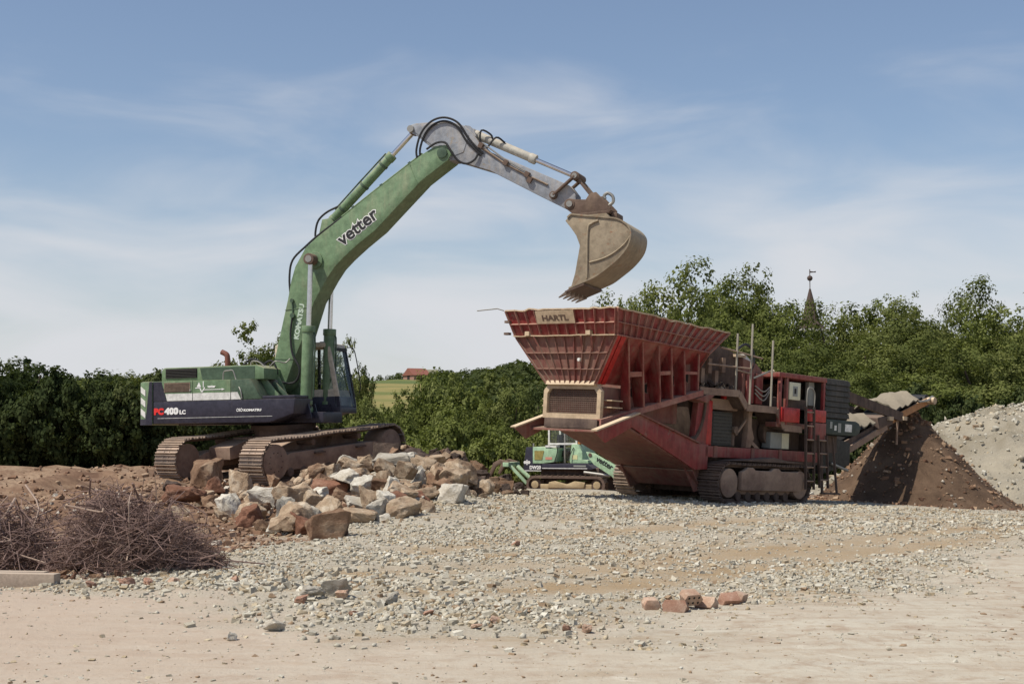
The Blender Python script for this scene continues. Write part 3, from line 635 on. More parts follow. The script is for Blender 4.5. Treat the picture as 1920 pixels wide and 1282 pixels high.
# ------------------------------------------------------------------ crawler track builder
def track_path(L_, rz, rs, zc_r, zc_f, sag=.03, n=400):
    """closed side outline (x, z) from the rear wheel (x=-L/2) to the front wheel, equal steps"""
    pts = []
    for k in range(60):
        a = math.pi*(1.5-k/59); pts.append((-L_/2+rs*math.cos(a), zc_r+rs*math.sin(a)))
    for k in range(1, 40):
        t = k/40; pts.append((-L_/2+L_*t, (zc_r+rs)*(1-t)+(zc_f+rz)*t-sag*math.sin(2*math.pi*t)**2))
    for k in range(60):
        a = math.pi*(.5-k/59); pts.append((L_/2+rz*math.cos(a), zc_f+rz*math.sin(a)))
    for k in range(1, 40):
        t = k/40; pts.append((L_/2-L_*t, (zc_f-rz)*(1-t)+(zc_r-rs)*t))
    P = np.array(pts+[pts[0]]); d = np.r_[0, np.cumsum(np.hypot(*np.diff(P, axis=0).T))]
    s = np.linspace(0, d[-1], n, endpoint=False)
    return np.stack([np.interp(s, d, P[:, 0]), np.interp(s, d, P[:, 1])], -1), d[-1]
def shoe_mesh(width, pitch, mat, lug=.035, ridges=3):
    mb = MB(); p = pitch*.96
    mb.box((-p/2, -width/2, 0), (p/2, width/2, .022))
    for k in range(ridges):
        xx = -p/2+p*(.06+k*.44) if ridges == 3 else -p*.45
        mb.prism([(xx-.013, .022), (xx+.020, .022), (xx+.013, .022+lug), (xx-.006, .022+lug)], 'y', -width/2+.004, width/2-.004)
    for sx in (-1, 1):
        for sy in (-1, 1): mb.cyl((sx*p*.22, sy*width*.12, .022), (sx*p*.22, sy*width*.12, .036), .014, 6)
    return mb.mesh('track_shoe', mat)
def build_track(root, Mx, y, L_, rf, rr, zr, zf, width, pitch, mats, rollers=8, frame_h=None, hub_r=.3, sag=.03, skirt=None, tops=2, carrier_steps=True):
    inner, per = track_path(L_, rf-.06, rr-.06, zr, zf, sag)
    belt = MB(Mx)
    # link chain: two bands just inside the shoes
    outer, _ = track_path(L_, rf, rr, zr, zf, sag)
    for yy in (-.13, .06):
        n = 120; ii = [int(k*400/n) for k in range(n)]
        vs = [(outer[i][0], y+yy+w_, outer[i][1]) for w_ in (0, .07) for i in ii]+[(inner[i][0], y+yy+w_, inner[i][1]) for w_ in (0, .07) for i in ii]
        fs = []
        for k in range(n):
            j = (k+1) % n
            fs += [(k, j, n+j, n+k), (2*n+j, 2*n+k, 3*n+k, 3*n+j), (j, k, 2*n+k, 2*n+j), (n+k, n+j, 3*n+j, 3*n+k)]
        belt.add(vs, fs)
    tr = belt.build('track', mats['chain'], root)
    sm = shoe_mesh(width, pitch, mats['shoe'])
    path, per = track_path(L_, rf, rr, zr, zf, sag, 2400); n = round(per/pitch)
    for k in range(n):
        i = int(k/n*2400); p = path[i]; q = path[(i+6) % 2400]; o_ = path[i-6]
        t = Vector((q[0]-o_[0], 0, q[1]-o_[1])).normalized(); nrm = Vector((-t.z, 0, t.x))
        Ml = Matrix((t, Vector((0, 1, 0)), nrm)).transposed().to_4x4()
        if Ml.determinant() < 0: Ml = Matrix((t, Vector((0, -1, 0)), nrm)).transposed().to_4x4()
        Ml.translation = Vector((p[0], y, p[1]))
        o = bpy.data.objects.new('track_shoe', sm); col.objects.link(o); o.parent = tr; o.matrix_local = (Mx @ Ml) if Mx is not None else Ml
    # side frame, wheels, rollers
    s = -1 if y < 0 else 1; yo = y+s*width*.30; yi = y-s*width*.36
    fb = MB(Mx); zt = zr+.16; zb = zr-.24
    fb.prism([(-L_/2+rr*.75, zb+.06), (-L_/2+rr*1.0, zb), (L_/2-rf*.95, zb), (L_/2-rf*.35, zb+.12), (L_/2-rf*.35, zt-.1), (L_/2-rf*1.1, zt), (-L_/2+rr*1.2, zt), (-L_/2+rr*.75, zt-.08)], 'y', yi, yo)
    fr = fb.build('track_frame', mats['frame'], root, .02)
    if carrier_steps:
        for xx in (-L_*.13, L_*.23):
            MB(Mx).box((xx-.17, yo, zt-.10) if s > 0 else (xx-.17, yo-.08, zt-.10), (xx+.17, yo+.08, zt-.055) if s > 0 else (xx+.17, yo, zt-.055)).build('step', mats['chain'], fr)
    for xx in np.linspace(-L_/2+rr*1.15, L_/2-rf*1.15, rollers):
        MB(Mx).cyl((xx, yi+.02, zb-.04), (xx, yo-.01, zb-.04), .105, 14).build('roller', mats['chain'], fr, .01)
    for xx in np.linspace(-L_*.18, L_*.22, tops):
        MB(Mx).cyl((xx, yi+.05, zr+rr-.15), (xx, yo-.04, zr+rr-.15), .075, 12).build('carrier_roller', mats['chain'], fr, .008)
    for nm, xx, zz, rd in (('sprocket', -L_/2, zr, rr), ('idler', L_/2, zf, rf)):
        wb = MB(Mx)
        wb.cyl((xx, yi+.05, zz), (xx, yo-.08, zz), rd-.085, 28)
        wb.cyl((xx, yo-.08, zz) if s > 0 else (xx, yo+.08, zz), (xx, yo+s*.05, zz), hub_r, 24)
        wb.cyl((xx, yo+s*.05, zz), (xx, yo+s*.085, zz), hub_r*.8, 24)
        wh = wb.build(nm, mats['frame'], root, .012)
        for k in range(10):
            a = k*math.tau/10; c0 = (xx+hub_r*.68*math.cos(a), yo+s*.085, zz+hub_r*.68*math.sin(a)); c1 = (c0[0], c0[1]+s*.014, c0[2])
            if hub_r > .25 and nm == 'sprocket': MB(Mx).cyl(c0, c1, .016, 6).build('bolt', mats['chain'], wh)
    return tr

# ------------------------------------------------------------------ excavator
TM_ = dict(chain=M['rust'], shoe=M['shoe'], frame=M['frame'])
EX = empty('excavator', Matrix.Translation((-5.62, 35.47, .38)))
tag(EX, 'large green tracked excavator standing on the rubble heap with raised arm', 'excavator')
MU = frame((0, 0, 0), -18, 1.0); MN_ = frame((0, 0, .14), 57, 4.6)
for y in (-1.375, 1.375):
    build_track(EX, MN_, y, 4.30, .50, .50, .54, .54, .70, .216, TM_, 8, hub_r=.33, sag=.02)
cb = MB(MN_); cb.box((-.75, -1.0, .62), (.75, 1.0, .98))
for sx in (-1, 1):
    for sy in (-1, 1): cb.prism([(sx*.35, .60), (sx*1.45, .50), (sx*1.45, .80), (sx*.55, .98)], 'y', sy*.45, sy*1.15)
cb.build('car_body', M['frame'], EX, .02)
cb = MB(MN_); cb.cyl((0, 0, .98), (0, 0, 1.22), .72, 40); cb.cyl((0, 0, 1.16), (0, 0, 1.27), .80, 40); cb.build('slewing_ring', M['crdark'], EX)
def U(): return MB(MU)
# superstructure deck (navy band down both sides)
dk = [(-2.835, 1.44), (.34, 1.42), (.98, 1.62), (1.02, 1.98), (-2.835, 1.98)]
U().prism(dk, 'y', -1.5, -.56).build('deck_frame', M['navy'], EX, .025)
U().prism(dk, 'y', .56, 1.46).build('deck_frame', M['navy'], EX, .025)
U().box((-2.7, -.55, 1.40), (1.3, .55, 1.66)).build('revolving_frame', M['navy'], EX, .02)
# counterweight with rounded rear
cwp = [(-2.84, -1.52), (-2.84, 1.52), (-3.02, 1.52), (-3.25, 1.40), (-3.40, 1.1), (-3.46, .5), (-3.46, -.5), (-3.40, -1.1), (-3.25, -1.40), (-3.02, -1.52)]
cw = U().prism(cwp, 'z', 1.42, 2.48).build('counterweight', M['green'], EX, .05)
# counterweight navy band: follows the plan outline a few millimetres proud
def plan_band(outline, z0, z1, t, slant=0):
    mb = U(); o2 = []
    for (x, y) in outline:
        o2.append((x, y))
    c = Vector((-2.6, 0))
    for i in range(len(o2)-1):
        p, q = Vector(o2[i]), Vector(o2[i+1]); n = Vector((q.y-p.y, p.x-q.x)).normalized()
        if n.dot((p+q)/2-c) < 0: n = -n
        a, b = p+n*.001, q+n*.001; a2, b2 = p+n*t, q+n*t
        mb.add([(a.x,a.y,z0),(b.x,b.y,z0),(b2.x,b2.y,z0),(a2.x,a2.y,z0),(a.x,a.y,z1),(b.x,b.y,z1),(b2.x,b2.y,z1),(a2.x,a2.y,z1)],[(0,1,2,3),(7,6,5,4),(3,2,6,7),(0,3,7,4),(2,1,5,6),(1,0,4,5)])
    return mb
rear = [(-2.845, -1.52), (-3.02, -1.52), (-3.25, -1.40), (-3.40, -1.1), (-3.46, -.5), (-3.46, .5), (-3.40, 1.1), (-3.25, 1.40), (-3.02, 1.52), (-2.845, 1.52)]
plan_band(rear, 1.415, 1.56, .006).build('navy_band', M['navy'], cw)
U().prism([(-3.02, 1.562), (-2.842, 1.562), (-2.842, 2.47), (-2.92, 2.47)], 'y', -1.527, -1.521).build('navy_stripe', M['navy'], cw)
for k in range(3):
    z = 1.68+k*.27
    # white warning chevrons wrapping the rear corner
    U().plate([(-3.22, -1.4235, z), (-3.03, -1.524, z-.10), (-3.03, -1.524, z+.045), (-3.22, -1.4235, z+.145)], .006).build('warning_stripe', M['white'], cw)
# side housing: green doors over navy deck
def side_panel(x0, x1, z0, z1, mat, name='side_door', slant=(0, 0), y=-1.49):
    return U().prism([(x0, z0), (x1, z0), (x1-slant[1], z1), (x0+slant[0], z1)], 'y', y, y+.5).build(name, mat, EX, .012)
side_panel(-2.832, -1.74, 1.985, 2.475, M['green']); d2 = side_panel(-1.732, -.70, 1.985, 2.47, M['green']); side_panel(-.692, .12, 1.985, 2.47, M['dkgreen'], 'side_door', (.0, .28))
U().prism([(-2.83, 1.988), (-2.45, 1.988), (-2.60, 2.465), (-2.83, 2.465)], 'y', -1.496, -1.491).build('navy_stripe', M['navy'], EX)
for x0, x1, sl in ((-2.44, -1.745, 0), (-1.727, -.705, 0), (-.687, -.42, .09)):
    U().prism([(x0, 1.99), (x1, 1.99), (x1-sl, 2.165), (x0-(.05 if x0 < -2 else 0), 2.165)], 'y', -1.496, -1.491).build('white_stripe', M['white'], EX)
vt = U().box((-2.53, -1.497, 2.20), (-1.80, -1.491, 2.435)).build('vent_panel', M['ventbrown'], EX)
for k in range(7):
    z = 2.22+k*.03; U().box((-2.50, -1.505, z), (-1.84, -1.497, z+.012)).build('vent_slat', M['ventbrown'], vt)
U().cyl((-1.80, -1.497, 2.24), (-1.80, -1.51, 2.24), .025, 10).build('door_lock', M['steel'], EX)
# engine hood
hd = U().prism([(-2.78, 2.47), (.05, 2.47), (.05, 2.74), (-.15, 2.82), (-2.70, 2.82), (-2.78, 2.76)], 'y', -1.2, 1.25).build('hood', M['green'], EX, .03)
U().prism([(-1.63, 2.49), (-.2, 2.49), (-.2, 2.79), (-1.70, 2.79)], 'y', -1.207, -1.201).build('hood_side', M['dkgreen'], EX)
lv = U().box((-2.66, -1.206, 2.55), (-1.78, -1.200, 2.79)).build('louvre_panel', M['dark'], EX)
for k in range(6):
    z = 2.565+k*.037; U().bar((-2.65, -1.216, z), (-1.79, -1.216, z), .024, .012).build('louvre_slat', M['louvre'], lv)
U().tube(catmull([(-1.42, -.35, 2.8), (-1.42, -.35, 3.08), (-1.46, -.35, 3.16), (-1.58, -.35, 3.22)], 5), .068, 14).build('exhaust_pipe', M['exhaust'], EX)
U().cyl((-1.42, -.35, 2.80), (-1.42, -.35, 2.84), .10, 16).build('exhaust_collar', M['green'], EX)
for pts in ([(-.95, -1.4, 2.46), (-.93, -1.4, 2.66), (-.80, -1.4, 2.69), (-.68, -1.4, 2.68), (-.60, -1.4, 2.47), (-.42, -1.51, 2.2), (-.38, -1.51, 2.0)], [(-.42, -1.0, 2.82), (-.38, -1.0, 2.92), (-.2, -1.0, 2.9), (.0, -1.0, 2.75)], [(-.1, -.7, 2.75), (.1, -.7, 2.92), (.3, -.6, 2.88), (.42, -.55, 2.98)]):
    U().tube(catmull(pts, 5), .016, 8).build('handrail', M['steel'], EX)
U().box((.13, -1.45, 1.985), (.98, -.62, 2.06)).build('tool_box', M['navy'], EX, .02)
U().prism([(.0, 1.99), (.35, 1.99), (.30, 2.12), (-.15, 2.62), (-.32, 2.62)], 'y', -.98, -.9).build('guard_rail', M['green'], EX, .01)
U().bar((.10, -.80, 2.40), (.80, -.80, 1.72), .05, .09).build('front_stay', M['dkgreen'], EX, .01)
# markings
def side_text(body, size, x, z, mat, off=0., y=-1.5045, name='lettering', sx=1.):
    me_ = text_mesh(body, size, off); o = link_mesh(name, me_, mat, EX, MU @ plane_M((x, y, z), (1, 0, 0), (0, -1, 0)) @ Matrix.Diagonal((sx, 1, 1, 1))); return o
def fit_text(body, x0, x1, z0, z1, y, mat, parent, Mb, off=.01, ext=.004):
    # lettering stretched to fill the painted field x0..x1, z0..z1
    me_ = text_mesh(body, .2, off, ext); co = np.array([v.co[:] for v in me_.vertices]); a_, b_ = co.min(0), co.max(0)
    S2 = Matrix.Diagonal(((x1-x0)/(b_[0]-a_[0]), (z1-z0)/(b_[1]-a_[1]), 1, 1)) @ Matrix.Translation((-a_[0], -a_[1], 0))
    return link_mesh('lettering', me_, mat, parent, Mb @ plane_M((x0, y, z0), (1, 0, 0), (0, -1, 0)) @ S2)
fit_text('PC', -2.80, -2.53, 1.655, 1.82, -1.5045, M['red_letter'], EX, MU, .014)
fit_text('400', -2.51, -2.12, 1.655, 1.83, -1.5045, M['white_letter'], EX, MU, .014); fit_text('LC', -2.09, -1.92, 1.66, 1.765, -1.5045, M['white_letter'], EX, MU, .01)
fit_text('KOMATSU', -.34, .13, 1.695, 1.755, -1.5045, M['white_letter'], EX, MU, .010)
for dx in (-.50, -.40):
    U().tube([(dx+.03*math.cos(a*math.pi/6), -1.503, 1.73+.03*math.sin(a*math.pi/6)) for a in range(13)], .009, 5).build('emblem_ring', M['white_letter'], EX)
U().box((-.458, -1.507, 1.695), (-.442, -1.5005, 1.77)).build('emblem_bar', M['white_letter'], EX)
U().box((-2.70, -1.5055, 1.565), (.42, -1.5005, 1.575)).build('pin_line', M['white'], EX)
side_text('vetter', .085, -1.32, 2.29, M['white_letter'], .004, -1.494)
def strip(a, b, w_): U().bar((a[0], -1.493, a[1]), (b[0], -1.493, b[1]), .006, w_, up=(0, 1, 0)).build('emblem_stroke', M['white_letter'], EX) if False else U().prism([(a[0]-w_/2, a[1]), (a[0]+w_/2, a[1]), (b[0]+w_/2, b[1]), (b[0]-w_/2, b[1])], 'y', -1.497, -1.491).build('emblem_stroke', M['white_letter'], EX)
U().prism([(-1.62, 2.31), (-1.50, 2.31), (-1.56, 2.43)], 'y', -1.497, -1.491).build('emblem_triangle', M['white_letter'], EX)
strip((-1.54, 2.30), (-1.48, 2.18), .03); strip((-1.48, 2.18), (-1.40, 2.30), .03); strip((-1.44, 2.30), (-1.44, 2.45), .02)
U().box((-1.66, -1.497, 2.275), (-1.54, -1.491, 2.295)).build('emblem_stroke', M['white_letter'], EX); U().box((-1.42, -1.497, 2.235), (-.92, -1.491, 2.25)).build('emblem_stroke', M['white_letter'], EX)
U().prism([(-.94, 2.215), (-.86, 2.243), (-.94, 2.27)], 'y', -1.497, -1.491).build('emblem_arrow', M['white_letter'], EX)
# cab
cab = empty('cab'); cab.parent = EX
x0, x1, y0, y1 = -.52, 1.0, .46, 1.46
U().prism([(x0, 1.64), (1.29, 1.64), (1.28, 1.80), (1.15, 1.81), (1.15, 2.06), (x0, 2.06)], 'y', y0, y1).build('cab_base', M['navy'], cab, .02)
U().prism([(x0, 3.30), (1.0, 3.30), (.97, 3.40), (.80, 3.43), (x0+.1, 3.43), (x0, 3.38)], 'y', y0, y1).build('cab_roof', M['beige'], cab, .03)
for yy in (y0, y1-.07):
    U().prism([(1.13, 2.06), (1.25, 2.06), (1.01, 3.32), (.90, 3.32)], 'y', yy, yy+.07).build('front_pillar', M['beige'] if yy == y0 else M['black'], cab, .012)
    U().prism([(1.20, 1.80), (1.29, 1.80), (1.25, 2.06), (1.15, 2.06)], 'y', yy, yy+.05).build('lower_pillar', M['navy'], cab)
    U().box((x0, yy, 2.05), (x0+.1, yy+.07, 3.31)).build('rear_pillar', M['beige'], cab, .012)
    U().box((.22, yy+.005, 2.05), (.29, yy+.065, 3.31)).build('centre_pillar', M['black'], cab, .01)
    U().prism([(.5, 2.06), (1.16, 2.06), (1.13, 2.24), (.5, 2.24)], 'y', yy+.012, yy+.058).build('lower_panel', M['beige'], cab)
    U().prism([(x0+.1, 2.24), (1.12, 2.24), (.92, 3.31), (x0+.1, 3.31)], 'y', yy+.03, yy+.036).build('side_window', M['glass'], cab)
U().plate([(1.275, y0+.04, 1.82), (1.275, y1-.04, 1.82), (.995, y1-.07, 3.30), (.995, y0+.07, 3.30)], .006).build('windscreen', M['glass'], cab)
U().box((.98, y0+.07, 3.22), (1.03, y1-.07, 3.30)).build('window_bar', M['black'], cab)
U().box((x0+.02, y0+.07, 2.25), (x0+.05, y1-.07, 3.3)).build('rear_wall', M['dark'], cab)
U().prism([(-.25, 2.06), (.15, 2.06), (.18, 2.25), (-.1, 2.28), (-.16, 2.9), (-.28, 2.9)], 'y', .75, 1.2).build('driver_seat', M['black'], cab, .03)
U().tube(catmull([(1.03, 1.44, 3.33), (1.12, 1.5, 3.33), (1.22, 1.52, 3.2), (1.36, 1.52, 2.4), (1.33, 1.5, 2.15)], 4), .014, 7).build('grab_rail', M['black'], cab)
U().box((.62, .7, 3.43), (.86, 1.1, 3.46)).build('roof_hatch', M['black'], cab)
# boom
boom = [(-.26,2.41),(-.16,2.77),(.27,4.48),(.36,4.92),(.47,5.26),(.75,5.71),(1.08,5.97),(1.52,6.26),(2.59,6.98),(3.86,7.8),(4.21,7.98),(4.52,7.99),(4.66,7.81),(4.54,7.62),(3.84,7.16),(2.65,6.06),(2.15,5.71),(1.78,5.42),(1.53,5.19),(1.33,4.92),(.98,4.37),(.66,3.47),(.42,2.97),(.18,2.34),(-.04,2.18)]
bo = U().prism(boom, 'y', -.35, .35).build('boom', M['green'], EX, .018, 50)
U().cyl((-.04, -.62, 2.40), (-.04, .62, 2.40), .12, 20).build('boom_foot_pin', M['steel'], bo)
for s in (-1, 1):
    U().prism([(-.55, 1.67), (.45, 1.67), (.16, 2.42), (.06, 2.56), (-.12, 2.56), (-.22, 2.44)], 'y', s*.42, s*.52).build('boom_bracket', M['green'], EX, .02)
U().cyl((1.02, -.74, 5.39), (1.02, .74, 5.39), .085, 18).build('cylinder_pin', M['steel'], bo)
for s in (-1, 1): U().cyl((1.02, s*.345, 5.39), (1.02, s*.40, 5.39), .21, 22).build('pin_boss', M['green'], bo, .01)
U().cyl((4.40, -.39, 7.80), (4.40, .39, 7.80), .13, 22).build('boom_tip_pin', M['dkgreen'], bo, .01)
# weld seams across the boom side
for a, b in (((3.55, 7.60), (3.75, 7.09)), ((.19, 4.20), (.93, 4.25)), ((-.10, 3.0), (.43, 2.98))):
    U().bar((a[0], -.353, a[1]), (b[0], -.353, b[1]), .012, .02, up=(0, 1, 0)).build('weld_seam', M['green'], bo)
def cylinder(a, b, rb, rr, frac, mat, name, y=0., eye=.11, rodmat=None):
    p, q = Vector((a[0], y, a[1])), Vector((b[0], y, b[1])); d = (q-p); mid = p+d*frac; dn = d.normalized()
    c = empty(name); c.parent = EX
    U().cyl(p+dn*eye*.8, mid, rb, 20).build('barrel', mat, c, .01)
    U().cyl(mid-dn*.14, mid+dn*.02, rb*1.14, 20).build('gland', mat, c, .012)
    U().cyl(p+dn*(eye*.9), p+dn*(eye*.9+.10), rb*1.1, 20).build('end_cap', mat, c, .01)
    U().cyl(mid, q-dn*eye*.5, rr, 16).build('rod', rodmat or M['chrome'], c)
    U().cyl(p+Vector((0, -rb*.95, 0)), p+Vector((0, rb*.95, 0)), eye, 18).build('base_eye', mat, c, .01)
    U().cyl(q+Vector((0, -rb*.9, 0)), q+Vector((0, rb*.9, 0)), eye, 18).build('rod_eye', M['rust'], c, .01)
    return c, p, q, mid, dn
for s in (-1, 1):
    c, p, q, mid, dn = cylinder((.86, 1.72), (1.02, 5.39), .145, .062, .55, M['green'], 'boom_cylinder', s*.60, .14)
    off = Vector((.19, 0, 0))
    U().tube([p+off+dn*.3, p+off+dn*1.6, mid+off*.95-dn*.2, mid-dn*.06+off*.6], .022, 6).build('oil_pipe', M['dkgreen'], c)
    U().prism([(.62, 1.5), (1.12, 1.5), (1.02, 1.86), (.74, 1.86)], 'y', s*.60-.20, s*.60-.16).build('cylinder_bracket', M['navy'], EX)
    U().prism([(.62, 1.5), (1.12, 1.5), (1.02, 1.86), (.74, 1.86)], 'y', s*.60+.16, s*.60+.20).build('cylinder_bracket', M['navy'], EX)
c, p, q, mid, dn = cylinder((1.25, 6.33), (3.55, 8.47), .115, .06, .74, M['green'], 'arm_cylinder', 0, .11)
for s in (-1, 1): U().prism([(1.02, 5.93), (1.52, 6.26), (1.36, 6.44), (1.14, 6.42)], 'y', s*.17-.025, s*.17+.025).build('arm_cylinder_bracket', M['green'], bo, .008)
up_ = Vector((-.68, 0, .73))
U().tube([p+up_*.15+dn*.35, p+up_*.16+dn*1.2, mid+up_*.16-dn*.08], .02, 6).build('oil_pipe', M['dkgreen'], c)
for t in (.5, 1.3, 2.0): U().cyl(p+dn*t-dn*.03, p+dn*t+dn*.03, .13, 16).build('clamp_band', M['dkgreen'], c)
# pipes and hoses along the boom
for yy, r_ in ((-.24, .024), (-.15, .024), (.18, .024)):
    U().tube([(1.70, yy, 6.45), (2.59, yy, 7.04), (3.84, yy, 7.85)], r_, 8).build('boom_pipe', M['green'], bo)
for t in (.15, .5, .85):
    P_ = Vector((1.70, 0, 6.45)).lerp(Vector((3.84, 0, 7.85)), t); U().obox(P_+Vector((0, -.18, -.01)), (.07, .22, .07), Matrix.Rotation(R(-33), 3, 'Y')).build('pipe_clamp', M['dkgreen'], bo)
hoses = [[(.27,-.2,4.5),(.24,-.2,5.02),(.33,-.2,5.45),(.70,-.2,5.78),(1.08,-.2,6.06),(1.75,-.2,6.48)], [(1.49,.0,6.75),(1.17,0,6.62),(.94,0,6.42),(.86,0,6.1),(.90,0,5.9)],
  [(3.74,-.3,7.66),(3.72,-.31,7.95),(3.86,-.33,8.34),(4.13,-.33,8.60),(4.47,-.33,8.66),(4.81,-.33,8.5),(5.05,-.31,8.13),(5.25,-.29,7.88),(5.41,-.27,7.72)],
  [(3.80,-.25,7.70),(3.80,-.27,7.97),(3.95,-.29,8.32),(4.18,-.29,8.53),(4.47,-.29,8.58),(4.76,-.29,8.43),(4.98,-.28,8.08),(5.2,-.27,7.84),(5.36,-.26,7.68)],
  [(4.0,-.36,7.92),(4.26,-.38,8.05),(4.5,-.40,8.03),(4.64,-.40,7.82),(4.8,-.36,7.59),(5.0,-.33,7.50),(5.2,-.31,7.58),(5.30,-.30,7.73)],
  [(.42,-.4,4.05),(.36,-.4,3.6),(.42,-.42,3.1),(.62,-.44,2.72),(.50,-.44,2.42),(.2,-.45,2.40),(-.15,-.46,2.6)], [(-.5,-.5,2.75),(-.15,-.5,2.95),(.0,-.5,2.8),(.05,-.5,2.6)], [(-.9,-.6,2.8),(-.6,-.6,3.0),(-.3,-.55,2.86),(-.1,-.5,2.7)]]
for h_ in hoses: U().tube(catmull(h_, 5), .027, 7).build('hydraulic_hose', M['black'], EX)
U().cyl((.40, -.36, 4.42), (.40, -.42, 4.42), .05, 10).build('hose_fitting', M['dkgreen'], bo); U().cyl((.42, -.36, 4.05), (.42, -.44, 4.05), .06, 10).build('hose_fitting', M['dkgreen'], bo)
U().tube([(.40, -.37, 4.42), (.41, -.37, 4.05)], .02, 6).build('hose_pipe', M['dkgreen'], bo)
# boom lettering: black with a white edge, and faded white maker's name up the lower boom
d_ = Vector((1.02, 0, .70)).normalized()
for mat, off, yy in ((M['white_letter'], .030, -.3535), (M['black_letter'], .010, -.361)):
    me_ = text_mesh('vetter', .46, off, .003); link_mesh('lettering', me_, mat, EX, MU @ plane_M((1.76, yy, 5.70), d_, (0, -1, 0)) @ Matrix.Diagonal((1.04, 1, 1, 1)))
d2_ = Vector((.18, 0, .90)).normalized()
M['pale_letter'] = plain('faded white letters', (.46, .56, .46), .6)
link_mesh('lettering', text_mesh('KOMATSU', .18, .01, .003), M['pale_letter'], EX, MU @ plane_M((.545, -.3545, 3.45), d2_, (0, -1, 0)) @ Matrix.Diagonal((1.05, 1, 1, 1)))
# arm
arm = [(3.50,8.46),(3.56,8.58),(3.66,8.60),(3.97,8.60),(4.59,8.57),(4.95,8.43),(5.14,8.24),(5.30,8.0),(5.48,7.80),(6.12,7.50),(7.50,6.82),(7.66,6.6),(7.67,6.42),(7.60,6.28),(7.42,6.27),(6.64,6.70),(5.58,7.30),(4.70,7.62),(4.50,7.62),(4.30,7.70),(4.10,7.95),(3.72,8.28),(3.58,8.36)]
ar = U().prism(arm, 'y', -.25, .25).build('arm', M['armgrey'], EX, .018, 50)
U().cyl((4.40, -.33, 7.80), (4.40, .33, 7.80), .22, 24).build('arm_boss', M['armgrey'], ar, .01)
for s in (-1, 1): U().prism([(3.62, 8.42), (3.98, 8.55), (4.55, 8.52), (5.05, 8.2), (4.9, 7.8), (4.6, 7.72), (4.15, 8.0)], 'y', s*.25, s*.262).build('arm_side_plate', M['armgrey'], ar)
U().cyl((3.56, -.31, 8.47), (3.56, .31, 8.47), .085, 18).build('arm_cylinder_pin', M['steel'], ar)
for yy in (-.18, .18): U().prism([(4.86, 8.38), (5.22, 8.16), (5.16, 8.33), (5.06, 8.43), (4.94, 8.46)], 'y', yy-.02, yy+.02).build('bucket_cylinder_bracket', M['armgrey'], ar)
U().tube([(5.33, -.27, 7.90), (5.98, -.27, 7.42), (6.5, -.27, 7.12), (7.0, -.27, 6.86)], .024, 7).build('arm_pipe', M['ventbrown'], ar)
U().tube([(5.40, -.30, 7.98), (5.98, -.30, 7.52), (6.5, -.30, 7.20)], .02, 7).build('arm_pipe', M['steel'], ar)
for x, z in ((5.36, 7.92), (5.98, 7.46), (6.5, 7.14), (6.56, 7.0)): U().obox((x, -.27, z), (.11, .12, .13), Matrix.Rotation(R(28), 3, 'Y')).build('pipe_clamp', M['rust'], ar)
for pts in ([(5.30,-.2,8.0),(5.35,-.2,8.3),(5.55,-.1,8.2),(5.6,-.08,8.05)], [(5.5,-.25,7.85),(5.72,-.2,8.1),(5.9,-.08,7.98)]):
    U().tube(catmull(pts, 4), .024, 7).build('hydraulic_hose', M['black'], ar)
M['cylgrey'] = paint('pale grey cylinder', (.42, .41, .36), .4, (.42, .37, .29), .5, .2)
c, p, q, mid, dn = cylinder((5.05, 8.30), (7.67, 7.02), .105, .055, .60, M['cylgrey'], 'bucket_cylinder', 0, .10)
for s in (-1, 1):
    U().bar((7.14, s*.30, 6.60), (7.67, s*.30, 7.02), .05, .15, up=(0, 1, 0)).build('tipping_link', M['rust'], EX, .012)
    U().bar((7.67, s*.20, 7.02), (8.10, s*.20, 6.46), .06, .16, up=(0, 1, 0)).build('bucket_link', M['rust'], EX, .012)
for (x, z, r_, w_) in ((7.14, 6.60, .095, .34), (7.67, 7.02, .105, .34), (8.10, 6.46, .11, .30), (7.54, 6.36, .125, .36)):
    U().cyl((x, -w_, z), (x, w_, z), r_, 20).build('linkage_pin', M['rust'], EX, .01)
    for s in (-1, 1): U().cyl((x, s*w_, z), (x, s*(w_+.025), z), r_*.6, 12).build('pin_cap', M['steel'], EX)
